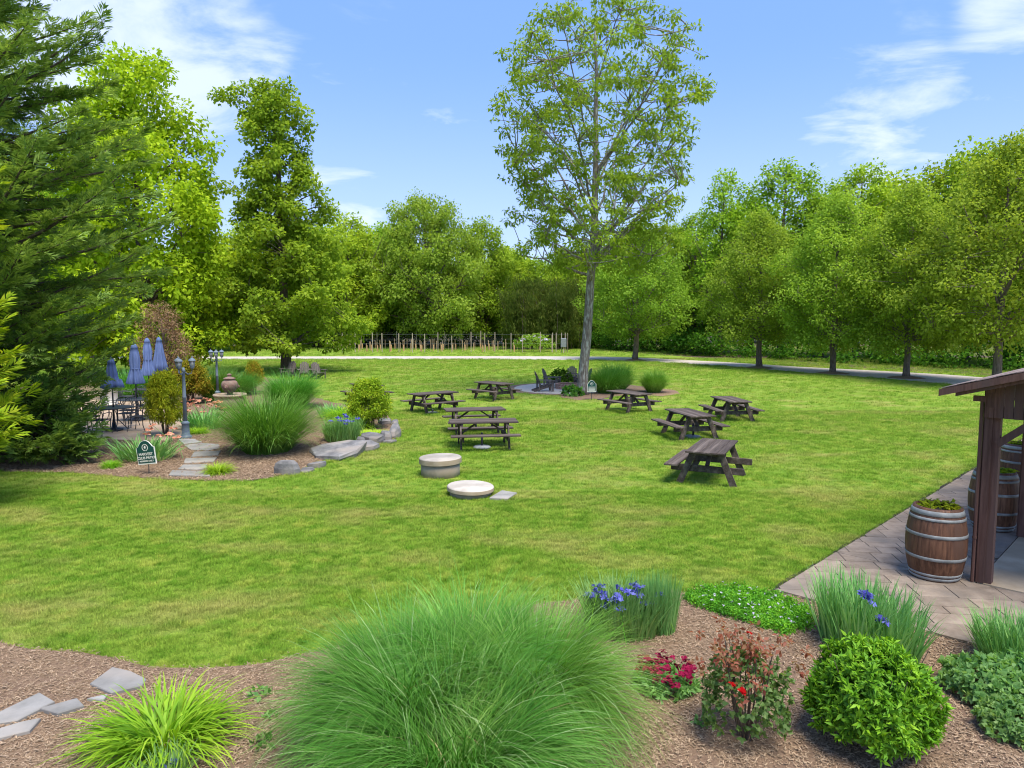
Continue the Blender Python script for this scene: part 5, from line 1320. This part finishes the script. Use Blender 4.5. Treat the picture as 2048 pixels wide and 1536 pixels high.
sg = thing('sign', 'dark green patio sign with cream border on a thin post before the irises', 'sign', g(297, 950), R(-12))
W_, H_ = 0.285, 0.66
post = MB(); post.tube([(0, 0.02, 0), (0.02, 0.02, 0.75)], .013, 8); post.build('post', 'iron', sg)
bd = bpy.data.objects.new('board', None); 
b_o = plate(sign_outline(W_, H_), 0.0, 0.02).build('border', 'sign_cream', sg); b_o.location = (0.0, -0.02, 0.30); b_o.rotation_euler = (0, R(-7), 0)
sg.scale = (0.82, 0.82, 0.82)
f_o = plate(sign_outline(W_, H_), -0.006, 0.0, 0.93).build('panel', 'sign_green', b_o)
text(b_o, 'HARVEST', 0.105, 0, 0.245, -0.0075); text(b_o, 'CLUB PATIO', 0.098, 0, 0.145, -0.0075); text(b_o, 'MEMBERS ONLY', 0.062, 0, 0.068, -0.0075)
emblem(b_o, 0, 0.46, 0.085, -0.008)
sg2 = thing('sign', 'small dark green sign with cream border in front of the grey trunk', 'sign', g(1183, 799.5), R(4))
post = MB(); post.tube([(0, 0.02, 0), (0, 0.02, 0.6)], .013, 8); post.build('post', 'iron', sg2)
b_o = plate(sign_outline(0.20, 0.52), 0.0, 0.02).build('border', 'sign_cream', sg2); b_o.location = (0, -0.02, 0.34)
plate(sign_outline(0.20, 0.52), -0.006, 0.0, 0.90).build('panel', 'sign_green', b_o)
emblem(b_o, 0, 0.36, 0.06, -0.008)
for z in (0.22, 0.165, 0.11, 0.065):
    mb = MB(); mb.box((0, -0.008, z), (0.29, 0.003, 0.02)); mb.build('line', 'sign_cream', b_o)

# ------------------------------------------------------------------ young vineyard
rv_ = np.random.default_rng(61)
fe = thing('vineyard_fence', 'tall thin post and wire fence around the young vines', 'fence', at(880, 80)); base_ = Vector(fe.location)
pole = MB(); pole.box((0, 0, 1.1), (0.075, 0.075, 2.2)); pole_m = pole.mesh('fence_post')
fr_l, fr_r, bk_l, bk_r = at(655, 79), at(1135, 79), at(655, 90), at(1135, 90)
wires = MB()
for a_, b_, n in ((fr_l, fr_r, 17), (bk_l, bk_r, 14), (fr_r, bk_r, 4)):
    for k in range(n + 1):
        p = a_.lerp(b_, (k + rv_.uniform(-.2, .2) * (0 < k < n)) / n) - base_
        o = obj('post', pole_m, 'post_wood', fe, p); o.scale = (1, 1, rv_.uniform(.85, 1.05))
    for z in (0.5, 1.0, 1.5, 2.0): wires.bar(a_ - base_ + Vector((0, 0, z)), b_ - base_ + Vector((0, 0, z)), .012, .012)
wires.build('wires', 'wire', fe, kind='stuff')
for dx in (0, .12, .3, .42): obj('post', pole_m, 'post_wood', fe, at(1105 + dx * 60, 79) - base_)
sk = MB(); sk.box((0, 0, 0.65), (0.045, 0.045, 1.3)); sk_m = sk.mesh('stake'); gt = MB(); gt.lathe([(.055, 0), (.055, .75)], 10); gt_m = gt.mesh('grow_tube')
for rw_, d in enumerate((80.5, 83, 85.5, 88)):
    for k in range(20):
        p = at(672 + k * 21 + rv_.uniform(-5, 5) + rw_ * 4, d)
        t = thing('vine_stake', 'thin wooden vine stake in the young vineyard', 'stake', p, 0, 'vine stakes in rows')
        o = obj('stake', sk_m, 'stake_wood', t); o.scale = (1, 1, rv_.uniform(.75, 1.1))
        if rv_.uniform() < .45: t['label'] = 'vine stake with an orange grow tube in the young vineyard'; obj('grow_tube', gt_m, 'tube_orange', t, (0.08, -.05, 0))
t = thing('flowering_shrub', 'rounded shrub with white blossom inside the vineyard fence', 'shrub', at(1068, 81))
obj('leaves', mound(99, 2.1, 1.4, 1.9, 420, .22, .14, 5, .1), 'leaf_oak', t, kind='stuff'); flowers(t, flower_mesh(5, .22, .2, 8, .2), 'petal_white', [(1.9 * math.cos(a) * q, -1.0 * q, 1.0 + .9 * math.sqrt(max(0, 1 - q)) ) for a, q in zip(rf.uniform(0, 3.14, 18), rf.uniform(.2, .9, 18))])
t = thing('meter_box', 'small grey box on a post beside the vineyard corner', 'box', at(1127, 78.6))
mb = MB(); mb.box((0, 0, .45), (.12, .12, .9)); mb.build('post', 'post_wood', t); mb = MB(); mb.box((0, -.02, 1.1), (.6, .35, 1.0), bev=.05); mb.build('housing', 'box_grey', t)
